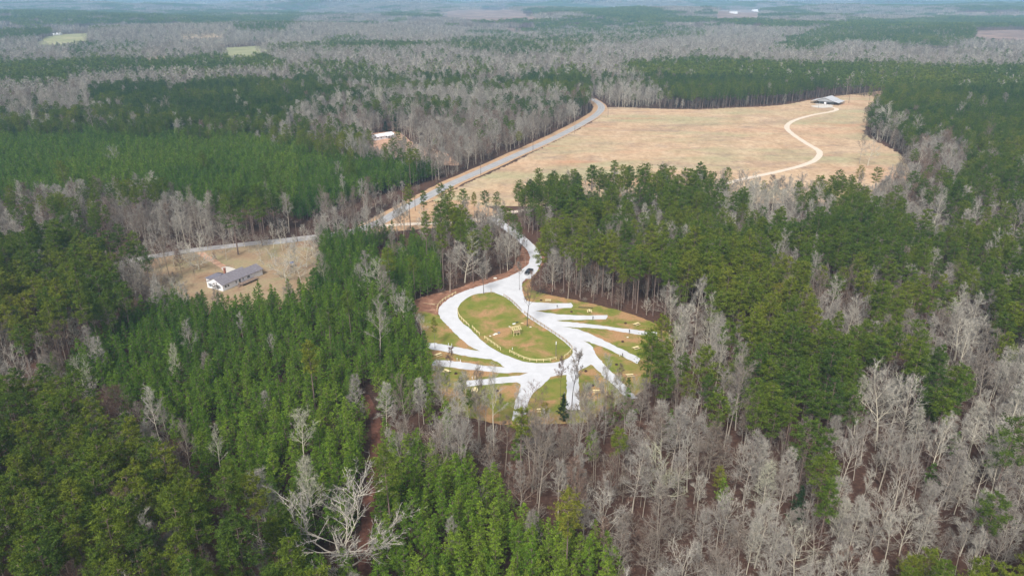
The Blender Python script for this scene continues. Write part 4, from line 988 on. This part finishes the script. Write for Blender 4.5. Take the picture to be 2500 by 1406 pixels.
FR = [(1321,734,'black fire ring left of the topmost picnic table'), (1395,762,'fire ring on clay between the two short spurs'), (1527,790,'fire ring left of the slanting table above the third spur'),
      (1520,835,'fire ring between the third and fourth right hand spurs'), (1505,891,'fire ring on the pale clay patch right of the diagonal spur'), (1447,942,'fire ring above the table right of the straight spur'),
      (1430,907,'fire ring near the lawn point between straight and diagonal spurs'), (1093,873,'fire ring beside the thin pole like tree between the upper left spurs'), (1113,913,'dark fire ring below the second left spur'), (1214,955,'fire ring on the lawn below the lowest left spur')]
f0 = fire_ring()
for i, (px, py, lab) in enumerate(FR):
    if i == 0: f0.location = at(px, py, .06); f0['label'] = lab
    else: dup(f0, at(px, py, .06), i * .7, lab)
def pedestal():
    e = empty('hookup_pedestal', (0, 0, 0), 'x', 'hookup post', group='electric hookup posts beside the spurs')
    m = MB(); m.box((0, 0, .8), (.16, .16, 1.6)); m.build('post', M['pole'], e)
    m = MB(); m.box((0, -.14, 1.15), (.32, .13, .6)); m.build('meter_box', M['black'], e)
    m = MB(); m.box((0, -.19, 1.50), (.36, .2, .05), rx=-.2); m.build('cap', M['steel'], e)
    return e
PD = [(1360,753,'dark hookup post on the topmost short spur'), (1447,781,'dark hookup post on the second short spur'), (1536,814,'dark hookup post beside the long third spur'), (1519,872,'dark hookup post beside the fourth spur'),
      (1479,927,'dark hookup post left of the wide diagonal spur'), (1377,969,'brown hookup post left of the straight spur')]
p0 = pedestal()
for i, (px, py, lab) in enumerate(PD):
    if i == 0: p0.location = at(px, py, .05); p0['label'] = lab
    else: dup(p0, at(px, py, .05), i * .4, lab)
def tap():
    e = empty('water_tap', (0, 0, 0), 'x', 'water tap', group='white water taps beside the spurs')
    m = MB(); m.tube([(0, 0, 0), (0, 0, .9)], [.09, .07], 8); m.build('standpipe', M['white'], e)
    m = MB(); m.tube([(0, 0, .82), (.1, 0, .86), (.2, 0, .76)], [.05, .05, .04], 6); m.build('spout', M['steel'], e)
    return e
WT = [(1095,843,'white tap at the left of the pair above the upper left spur'), (1103,844,'white tap at the right of the pair above the upper left spur'), (1116,879,'white tap above the second left spur'), (1124,883,'lower white tap above the second left spur'),
      (1153,925,'white tap left of the pair above the lowest left spur'), (1160,924,'white tap right of the pair above the lowest left spur'), (1475,924,'white tap beside the hookup post of the diagonal spur'), (1513,870,'white tap beside the hookup post of the fourth spur'),
      (1251,854,'single white tap on the lower left of the island lawn')]
w0 = tap()
for i, (px, py, lab) in enumerate(WT):
    if i == 0: w0.location = at(px, py, .05); w0['label'] = lab
    else: dup(w0, at(px, py, .05), i * .9, lab)
def utility_pole(px, py, h, label, name='utility_pole', arm=True, mat='pole', group='wooden power poles along the highway and field'):
    e = empty(name, at(px, py), label, 'pole', rz=R.uniform(-.4, .4), group=group)
    m = MB(); m.tube([(0, 0, 0), (0, 0, h)], [.17, .11], 8); m.build('pole', M[mat], e)
    if arm:
        m = MB(); m.box((0, .14, h - .7), (2.4, .1, .12)); m.build('crossarm', M['pole'], e)
        for x in (-1.1, 0, 1.1):
            m = MB(); m.tube([(x, .14, h - .64), (x, .14, h - .42)], [.06, .04], 6); m.build('insulator', M['steel'], e)
    return e
e = utility_pole(1357, 874, 6.2, 'thin brown lamp pole with a white head on the island lawn', 'lamp_pole', False, 'pole', None)
m = MB(); m.tube([(0, 0, 5.3), (0, 0, 6.35)], [.14, .13], 8); m.build('head', M['white'], e)
for px, py, h, lab in [(1014,515,9.5,'power pole beside the lone tiered pine at the highway'), (1174,430,9.5,'power pole on the field side of the highway by the side lane'), (1301,372,9,'power pole on the field side midway up the highway'),
                       (1403,327,9,'power pole on the field side near the highway bend'), (1484,287,9,'power pole just right of the highway bend'), (1706,270,11,'power pole standing alone at the far edge of the tan field'), (2072,252,16,'tall power pole right of the open barn'),
                       (726,590,11,'power pole by the road at the upper right of the house yard'), (1170,388,9,'power pole on the wooded side of the highway')]:
    utility_pole(px, py, h, lab)
utility_pole(1998, 265, 8, 'thin pale light pole on the apron before the barn', 'light_pole', False, 'steel', None)
utility_pole(1199, 717, 2.4, 'short wooden sign post at the top tip of the island lawn', 'sign_post', False, 'wood_old', None)

# timber frame (open little pavilion under construction)
e = empty('timber_pavilion', at(1259, 817, .1), 'small unfinished timber frame with a slatted gable roof on the island lawn', 'pavilion', rz=math.radians(24))
for x in (-1.25, 0, 1.25):
    for y in (-1, 1):
        if x == 0 and y == 1: continue
        m = MB(); m.box((x, y, 1.15), (.14, .14, 2.3)); m.build('post', M['wood_old'] if y > 0 else M['wood'], e)
m = MB()
for y in (-1, 1): m.box((0, y, 2.36), (3.3, .1, .2))
for x in (-1.25, 1.25): m.box((x, 0, 2.2), (.1, 1.9, .18))
m.build('beam', M['wood'], e)
for s in (-1, 1):
    m = MB()
    for k in range(5): x = (k - 2) * .78; m.bar((x, s * 1.65, 2.32), (x, 0.03 * s, 3.35), .07, .13)
    m.build('rafter', M['wood'], e)
    m = MB()
    for k in range(4): t = .12 + k * .27; m.bar((-1.85, s * 1.65 * (1 - t), 2.44 + 1.03 * t), (1.85, s * 1.65 * (1 - t), 2.44 + 1.03 * t), .14, .05)
    m.build('roof_slat', M['wood'], e)
m = MB(); m.box((-.62, -1.08, 1.7), (1.15, .03, 1.0)); m.box((.62, -1.08, 1.62), (1.15, .03, 1.1)); m.build('side_panel', M['wood_old'], e)
def board_pile(px, py, label, name, mat, n, L, w, rz):
    m = MB()
    for k in range(n): m.box((R.uniform(-.2, .2), (k % 4 - 1.5) * w * 1.1, .05 + .06 * (k // 4)), (L * R.uniform(.8, 1.1), w, .05), rz=R.uniform(-.08, .08))
    o = m.build(name, mat, None, loc=at(px, py, .1)); o.rotation_euler.z = rz; tag(o, label, name.replace('_', ' ')); return o
board_pile(1255, 791, 'pile of white boards behind the timber frame', 'board_pile', M['white'], 6, 1.1, .2, .4)
board_pile(1275, 789, 'short tan boards lying left of the forked tree', 'board_pile', M['wood'], 3, .9, .16, .2)
board_pile(1262, 788, 'dark boards heaped on bare soil behind the timber frame', 'board_pile', M['black'], 6, .9, .2, 1.0)
def stone(px, py, label, r=.35):
    m = MB(); n = 9; rings = []
    for z, q in ((0, 1), (.25, 1.05), (.5, .8), (.62, .3)):
        rings += [(r * q * math.cos(6.283 * k / n) * (1 + R.uniform(-.15, .15)) * 1.3, r * q * math.sin(6.283 * k / n) * (1 + R.uniform(-.15, .15)), z * r) for k in range(n)]
    m.add(rings, [(j * n + k, j * n + (k + 1) % n, (j + 1) * n + (k + 1) % n, (j + 1) * n + k) for j in range(3) for k in range(n)] + [tuple(range(3 * n, 4 * n))])
    o = m.build('stone', M['stone'], None, loc=at(px, py, .1)); tag(o, label, 'stone')
stone(1211, 816, 'pale stone left of the grey tub on the island lawn', .5); stone(1206, 818, 'small pale stone farthest left of the grey tub', .35); stone(1197, 821, 'tiny pale stone on the left of the island lawn', .3)
stone(1295, 799, 'pale stone at the right of the forked tree foot', .35); stone(1244, 798, 'small pale stone left of the timber frame', .3); stone(1532, 824, 'white stone between the third and fourth right hand spurs', .3)
stone(1209, 680, 'white block lying on the clay bank above the loop', .6)
m = MB(); n = 12; vs = []
for r, z in ((.38, 0), (.48, .62), (.42, .62), (.34, .06)): vs += [(r * math.cos(6.2832 * k / n), r * math.sin(6.2832 * k / n), z) for k in range(n)]
m.add(vs, [(j * n + k, j * n + (k + 1) % n, (j + 1) * n + (k + 1) % n, (j + 1) * n + k) for j in range(3) for k in range(n)] + [tuple(range(3 * n, 4 * n))])
tag(m.build('tub', M['steel'], None, loc=at(1218, 815, .1)), 'round grey metal tub beside pale stones on the island lawn', 'tub')
m = MB(); 
for k in range(60):
    a = R.uniform(0, 6.28); r = 2.2 * math.sqrt(R.random()); p = Vector((r * math.cos(a) * 1.3, r * math.sin(a), R.uniform(0, .5))); q = p + dirv(R.uniform(0, 6.28), R.uniform(-.1, .9)) * R.uniform(1, 2.6)
    q.z = max(.05, q.z); mid = (p + q) / 2 + Vector((R.uniform(-.3, .3), R.uniform(-.3, .3), R.uniform(0, .3))); m.tube([p, mid, q], [.05, .04, .015], 4, cap=False)
tag(m.build('brush_pile', M['limbs'], None, loc=at(1324, 716, .05)), 'tangled pile of pale branches at the wood edge above the first table', 'brush pile')
for px, py, L, az, lab in [(1048,743,5,2.8,'fallen log lying on red clay at the upper left bend'), (1061,743,3,.1,'short dark log beside the outer rail fence'), (1430,752,6,-.15,'long thin pale log at the wood edge by the second table'), (805,1400,7,.2,'fallen pale trunk below the huge spreading tree')]:
    m = MB(); d = dirv(az, .02); m.tube([d * -L / 2, Vector((0, .1, .03)), d * L / 2], [.18, .15, .09], 7); tag(m.build('fallen_log', M['limbs'] if L > 5 else M['wood_old'], None, loc=at(px, py, .2)), lab, 'log')

# ------------------------------------------------------------------ pickup truck, nose towards the camp
def truck():
    x, y = W(1291, 667); e = empty('pickup_truck', (x, y, .08), 'black crew cab pickup truck driving down the pale gravel drive towards the camp', 'pickup truck', rz=math.radians(64 + 180))
    m = MB(); hw = .98
    prof = [(-2.9, .55), (-2.9, 1.12), (-1.15, 1.16), (-1.15, 1.18), (1.15, 1.18), (2.75, 1.05), (2.92, .85), (2.92, .5), (2.45, .42), (2.3, .72), (1.6, .72), (1.45, .42), (-1.3, .42), (-1.45, .72), (-2.15, .72), (-2.3, .42), (-2.8, .42)]
    m.prof(prof, -hw, hw); m.build('body', M['carpaint'], e)
    m = MB(); b = [(-1.15, -.94), (1.35, -.94), (1.35, .94), (-1.15, .94)]; t = [(-.95, -.76), (.62, -.76), (.62, .76), (-.95, .76)]
    m.add([(x, y, 1.17) for x, y in b] + [(x, y, 1.86) for x, y in t], [(4, 5, 6, 7), (0, 1, 5, 4), (1, 2, 6, 5), (2, 3, 7, 6), (3, 0, 4, 7)]); m.build('cab', M['carpaint'], e)
    def pane(name, q): mm = MB(); mm.add(q, [(0, 1, 2, 3)]); mm.build(name, M['glass'], e)
    pane('windscreen', [(1.33, -.82, 1.23), (1.33, .82, 1.23), (.70, .68, 1.81), (.70, -.68, 1.81)])
    pane('rear_window', [(-1.155, .75, 1.28), (-1.155, -.75, 1.28), (-.98, -.62, 1.78), (-.98, .62, 1.78)])
    for s in (-1, 1):
        for x0, x1, u0, u1 in ((-1.0, .08, -.85, .05), (.16, 1.12, .13, .58)):
            pane('side_window', [(x0, s * .935, 1.24), (x1, s * .935, 1.24), (u1, s * .80, 1.78), (u0, s * .80, 1.78)])
    m = MB()
    for s in (-1, 1): m.box((-2.02, s * .93, 1.2), (1.75, .1, .1))
    m.box((-2.88, 0, 1.18), (.07, 1.9, .1)); m.build('bed_rail', M['carpaint'], e)
    m = MB(); m.box((-2.02, 0, 1.165), (1.65, 1.72, .02)); m.build('bed_cover', M['rubber'], e)
    m = MB(); m.box((2.95, 0, .5), (.14, 1.9, .24)); m.build('bumper', M['chrome'], e)
    m = MB(); m.box((-2.96, 0, .5), (.12, 1.85, .22)); m.build('bumper', M['chrome'], e)
    m = MB(); m.box((2.94, 0, .8), (.04, 1.1, .26)); m.build('grille', M['black'], e)
    for s in (-1, 1):
        m = MB(); m.box((2.93, s * .76, .84), (.05, .34, .2)); m.build('headlight', M['lamp_glass'], e)
        m = MB(); m.box((-2.915, s * .88, .95), (.05, .14, .34)); m.build('tail_light', M['tail'], e)
        m = MB(); m.box((1.0, s * 1.1, 1.28), (.14, .2, .2)); m.build('mirror', M['black'], e)
        for x in (1.95, -1.8):
            m = MB(); m.tube([(x, s * .74, .4), (x, s * 1.0, .4)], [.4, .4], 16); w = m.build('wheel', M['rubber'], e)
            m = MB(); m.tube([(x, s * .98, .4), (x, s * 1.015, .4)], [.24, .22], 10); m.build('rim', M['chrome'], w)
truck()

# ------------------------------------------------------------------ buildings
def gable(m, x0, x1, y0, y1, z0, z1, ov=.4, th=.16, axis='x'):
    """two roof slabs, ridge along axis"""
    if axis == 'x':
        ym = (y0 + y1) / 2
        for ya in (y0, y1):
            s = 1 if ya > ym else -1; k = (z1 - z0) / abs(ya - ym); yo = ya + s * ov; zo = z0 - k * ov
            m.add([(x0 - ov, ym, z1), (x1 + ov, ym, z1), (x1 + ov, yo, zo), (x0 - ov, yo, zo), (x0 - ov, ym, z1 + th), (x1 + ov, ym, z1 + th), (x1 + ov, yo, zo + th), (x0 - ov, yo, zo + th)],
                  [(0, 1, 2, 3), (7, 6, 5, 4), (3, 2, 6, 7), (0, 3, 7, 4), (1, 5, 6, 2)])
    else:
        xm = (x0 + x1) / 2
        for xa in (x0, x1):
            s = 1 if xa > xm else -1; k = (z1 - z0) / abs(xa - xm); xo = xa + s * ov; zo = z0 - k * ov
            m.add([(xm, y0 - ov, z1), (xm, y1 + ov, z1), (xo, y1 + ov, zo), (xo, y0 - ov, zo), (xm, y0 - ov, z1 + th), (xm, y1 + ov, z1 + th), (xo, y1 + ov, zo + th), (xo, y0 - ov, zo + th)],
                  [(0, 1, 2, 3), (7, 6, 5, 4), (3, 2, 6, 7), (0, 3, 7, 4), (1, 5, 6, 2)])
def block(m, x0, x1, y0, y1, h, ridge=None, axis='x'):
    m.ngon([(x0, y0), (x1, y0), (x1, y1), (x0, y1)], 0, h)
    if ridge:
        if axis == 'x':
            ym = (y0 + y1) / 2
            m.add([(x0, y0, h), (x0, y1, h), (x0, ym, ridge), (x1, y0, h), (x1, y1, h), (x1, ym, ridge)], [(0, 2, 1), (3, 4, 5)])
        else:
            xm = (x0 + x1) / 2
            m.add([(x0, y0, h), (x1, y0, h), (xm, y0, ridge), (x0, y1, h), (x1, y1, h), (xm, y1, ridge)], [(0, 1, 2), (3, 5, 4)])
def window(e, c, w, h, nrm, shutters=False):
    """c centre on the wall, nrm 'x-','y-' etc."""
    ax = nrm[0]; s = -1 if nrm[1] == '-' else 1
    def bx(mm, du, dz, dw, dh, dep, off):
        if ax == 'x': mm.box((c[0] + s * off, c[1] + du, c[2] + dz), (dep, dw, dh))
        else: mm.box((c[0] + du, c[1] + s * off, c[2] + dz), (dw, dep, dh))
    m = MB(); bx(m, 0, 0, w, h, .06, .02); o = m.build('window', M['glass'], e)
    m = MB()
    for dz in (-1, 0, 1): bx(m, 0, dz * h / 2, w + .1, .09, .1, .04)
    for du in (-1, 1): bx(m, du * w / 2, 0, .09, h + .1, .1, .045)
    m.build('frame', M['white'], o)
    if shutters:
        for du in (-1, 1): m = MB(); bx(m, du * (w / 2 + .28), 0, .36, h + .1, .05, .03); m.build('shutter', M['shutter'], e)
HX, HY = -130.9, 291.6
e = empty('white_house', (HX, HY, 0), 'long white farmhouse with grey shingle gable roofs, brick chimney and back deck', 'house', rz=math.radians(62))
m = MB(); block(m, 0, 15.2, -9.4, 0, 3.0, 5.2); m.build('wall', M['white'], e)
m = MB(); block(m, 15.2, 22.6, -9.2, -1.8, 2.8, 4.5); m.build('wall', M['white'], e)
m = MB(); m.ngon([(3.2, 0), (3.2, 4.2), (10.2, 4.2), (10.2, 0)], 0, 2.7); m.build('wall', M['white'], e)
m = MB(); gable(m, 0, 15.2, -9.4, 0, 3.0, 5.2, .45); rf = m.build('roof', M['shingle'], e)
m = MB(); m.box((10.4, .45, 2.7), (.8, .7, 5.4)); m.box((10.4, .45, 5.45), (.95, .85, .14)); m.build('chimney', M['brick'], rf)
m = MB(); gable(m, 15.2 + .46, 22.6, -9.2, -1.8, 2.8, 4.5, .45); m.build('roof', M['shingle'], e)
m = MB(); a, b, c_, d_, zz = 2.7, 10.7, 4.7, -1.8, 2.72
m.add([(a, c_, zz), (b, c_, zz), (b, d_, zz), (a, d_, zz), (6.7, 1.6, 4.35), (6.7, d_, 4.35)], [(0, 1, 4), (1, 2, 5, 4), (3, 0, 4, 5), (3, 2, 1, 0), (2, 3, 5)]); m.build('roof', M['shingle2'], e)
m = MB(); m.ngon([(-.05, -9.45), (22.65, -9.45), (22.65, .05), (-.05, .05)], -.1, .35); m.build('foundation', M['concrete'], e)
for yy in (-2.1, -6.9): window(e, (0, yy, 1.7), 1.5, 1.35, 'x-', True)
for xx, ww, zz in ((1.6, 1.0, 1.8), (3.0, 1.0, 1.8), (7.3, .8, 1.9), (11.2, .7, 2.0), (14.3, 1.6, 1.9)): window(e, (xx, -9.4, zz), ww, 1.0, 'y-')
m = MB(); m.box((9.4, -9.42, 1.45), (.95, .08, 2.1)); dr = m.build('door', M['shutter'], e); m = MB(); m.box((9.75, -9.49, 1.4), (.06, .08, .12)); m.build('handle', M['chrome'], dr)
m = MB(); m.box((12.5, -10.9, .75), (9.0, 2.9, .12)); 
for x in (8.2, 10.5, 12.5, 14.5, 16.8):
    for y in (-12.2, -9.7): m.box((x, y, .34), (.14, .14, .7))
dk = m.build('deck', M['deck'], e)
m = MB()
for z in (1.15, 1.7): m.box((12.5, -12.3, z), (9.0, .07, .09)); m.box((8.0, -11, z), (.07, 2.6, .09)); m.box((17.0, -11, z), (.07, 2.6, .09))
for k in range(13): m.box((8.05 + k * .742, -12.3, 1.25), (.09, .09, .95))
m.build('railing', M['wood_old'], dk)
m = MB()
for k in range(4): m.box((7.55 - k * .28, -11, .62 - k * .16), (.3, 1.3, .06))
m.build('steps', M['deck'], dk)
e = empty('play_tower', at(713, 652), 'small play tower with a dark blue tarp roof right of the shade tree', 'play tower', rz=.5)
for x in (-.6, .6):
    for y in (-.6, .6): m = MB(); m.box((x, y, 1.05), (.1, .1, 2.1)); m.build('post', M['wood_old'], e)
m = MB(); m.box((0, 0, .95), (1.4, 1.4, .08)); m.build('platform', M['wood_old'], e)
m = MB(); gable(m, -.8, .8, -.8, .8, 2.0, 2.7, .05, .05); m.build('tarp_roof', M['blue'], e)
m = MB(); m.add([(.65, -.3, .95), (.65, .3, .95), (2.2, .3, .1), (2.2, -.3, .1)], [(0, 1, 2, 3)]); m.box((1.45, -.32, .55), (1.75, .04, .12), ry=.5); m.build('slide', M['blue'], e)

mx, my = W(933, 338)
e = empty('mobile_home', (mx, my, 0), 'white mobile home with pale metal roof and porch in the clay lot', 'house', rz=math.radians(50))
m = MB(); block(m, -10.5, 10.5, -4, 4, 2.9, 4.2); m.build('wall', M['white'], e)
m = MB(); gable(m, -10.5, 10.5, -4, 4, 2.9, 4.2, .5, .12); m.build('roof', M['white'], e)
m = MB(); m.box((4.5, -5.6, 2.75), (9, 3.2, .12)); m.build('porch_roof', M['white'], e)
for x in (.2, 3, 6, 8.8): m = MB(); m.box((x, -7.0, 1.35), (.14, .14, 2.7)); m.build('porch_post', M['white'], e)
for x in (-8, -4.5, 1.5, 8): window(e, (x, -4, 1.7), 1.3, 1.1, 'y-')
m = MB(); m.box((4.6, -4.03, 1.2), (1.0, .1, 2.1)); m.build('door', M['shutter'], e)
for yy in (-1.8, 1.8): window(e, (-10.5, yy, 1.7), 1.1, 1.0, 'x-')

bx_, by_ = W(2012, 256)
e = empty('pole_barn', (bx_, by_, 0), 'open pole barn with pale grey metal roof at the far end of the field', 'barn', rz=math.radians(52))
bw = 8.5; L = 24
m = MB(); gable(m, 0, L, -bw, bw, 4.4, 7.4, .7, .18); m.build('roof', M['metal_roof'], e)
for s in (-1, 1):
    m = MB(); z0, z1 = 4.05, 2.7
    m.add([(0, s * bw * 1.02, z0), (L, s * bw * 1.02, z0), (L, s * (bw + 7), z1), (0, s * (bw + 7), z1), (0, s * bw * 1.02, z0 + .15), (L, s * bw * 1.02, z0 + .15), (L, s * (bw + 7), z1 + .15), (0, s * (bw + 7), z1 + .15)],
          [(0, 1, 2, 3), (4, 5, 6, 7), (0, 3, 7, 4), (1, 2, 6, 5), (2, 3, 7, 6)]); m.build('lean_to_roof', M['metal_roof'], e)
    for k in range(9): m = MB(); m.box((.2 + k * 2.95, s * (bw + 6.8), 1.37), (.22, .22, 2.74)); m.build('post', M['pole'], e)
    m = MB(); m.ngon([(8, s * (bw - .1)), (L, s * (bw - .1)), (L, s * (bw + .05)), (8, s * (bw + .05))] if s > 0 else [(8, s * (bw + .05)), (L, s * (bw + .05)), (L, s * (bw - .1)), (8, s * (bw - .1))], 0, 4.0); m.build('wall', M['steel'], e)
    m = MB(); m.box((.2, s * bw, 2.2), (.3, .3, 4.4)); m.build('post', M['pole'], e)
m = MB(); m.add([(.1, -bw, 3.4), (.1, bw, 3.4), (.1, bw, 4.4), (.1, 0, 7.4), (.1, -bw, 4.4), (.3, -bw, 3.4), (.3, bw, 3.4), (.3, bw, 4.4), (.3, 0, 7.4), (.3, -bw, 4.4)], [(4, 3, 2, 1, 0), (5, 6, 7, 8, 9), (0, 1, 6, 5)]); m.build('gable_wall', M['steel'], e)
m = MB(); m.ngon([(9, -bw + .1), (9, bw - .1), (8.8, bw - .1), (8.8, -bw + .1)], 0, 4.3); m.build('inner_wall', M['steel'], e)
m = MB(); m.box((-1.5, 0, .06), (9, 18, .08)); m.build('slab', M['concrete'], e)
e2 = empty('equipment_trailer', (bx_ + 1.5, by_ + 1.0, .1), 'small white box trailer parked under the front of the open barn', 'trailer', rz=math.radians(52))
m = MB(); m.box((1, 0, 1.45), (3.4, 2.1, 1.9)); m.build('box', M['white'], e2)
for s in (-1, 1): m = MB(); m.tube([(1, s * 1.06, .36), (1, s * 1.25, .36)], [.36, .36], 12); m.build('wheel', M['rubber'], e2)
m = MB(); m.bar((-.7, 0, .55), (-2.0, 0, .45), .12); m.build('tow_bar', M['black'], e2)

def far_house(px, py, w, d, h, label, rz=0.0, name='farm_building', roof='metal_roof'):
    x, y = W(px, py); e = empty(name, (x, y, G(x, y)), label, 'building', rz)
    m = MB(); block(m, -w / 2, w / 2, -d / 2, d / 2, h, h + d * .22); m.v = [(a, b, c if c > .01 else -2) for a, b, c in m.v]; m.build('wall', M['white'], e)
    m = MB(); gable(m, -w / 2, w / 2, -d / 2, d / 2, h, h + d * .22, .6, .2); m.build('roof', M[roof], e)
    for k in range(max(2, int(w / 9))): window(e, (-w / 2 + (k + .5) * w / max(2, int(w / 9)), -d / 2, h * .55), 1.6, 1.2, 'y-')
    m = MB(); m.box((w * .12, -d / 2 - .04, 1.2), (1.2, .1, 2.3)); m.build('door', M['shutter'], e)
far_house(42, 95, 34, 13, 4, 'long low white poultry barn at the left edge of the far pasture', .05, 'long_barn', 'white')
far_house(85, 95, 16, 10, 4, 'grey shed at the right end of the long white barn', .1, 'farm_shed')
far_house(141, 87, 20, 12, 4, 'white barn standing alone on the far pale pasture', -.1, 'farm_barn', 'white')
far_house(356, 137, 13, 9, 3.4, 'left white cottage in the far clearing behind the dark pine band', .4, 'cottage', 'white')
far_house(404, 136, 15, 9, 3.2, 'right white cottage in the far clearing behind the dark pine band', -.2, 'cottage', 'white')
far_house(1843, 29, 40, 22, 8, 'tiny white farm building on the far brown slope at the upper right', .2, 'farm_barn', 'white')
far_house(1790, 34, 36, 20, 6, 'low pale shed left of the tiny farm building on the far slope', 0, 'farm_shed')

# ------------------------------------------------------------------ haze
hb = MB(); hb.box((0, 11000, (H + 60 - 110) / 2), (44000, 32000, H + 60 + 110))
m, nt, out = newmat('haze_air'); pv = nt.nodes.new("ShaderNodeVolumePrincipled"); pv.inputs['Density'].default_value = 1.2e-4
pv.inputs['Color'].default_value = (0.42, 0.72, 1.0, 1); pv.inputs['Anisotropy'].default_value = 0.0
nt.links.new(pv.outputs[0], out.inputs['Volume'])
ho = hb.build('haze', m); ho['kind'] = 'stuff'
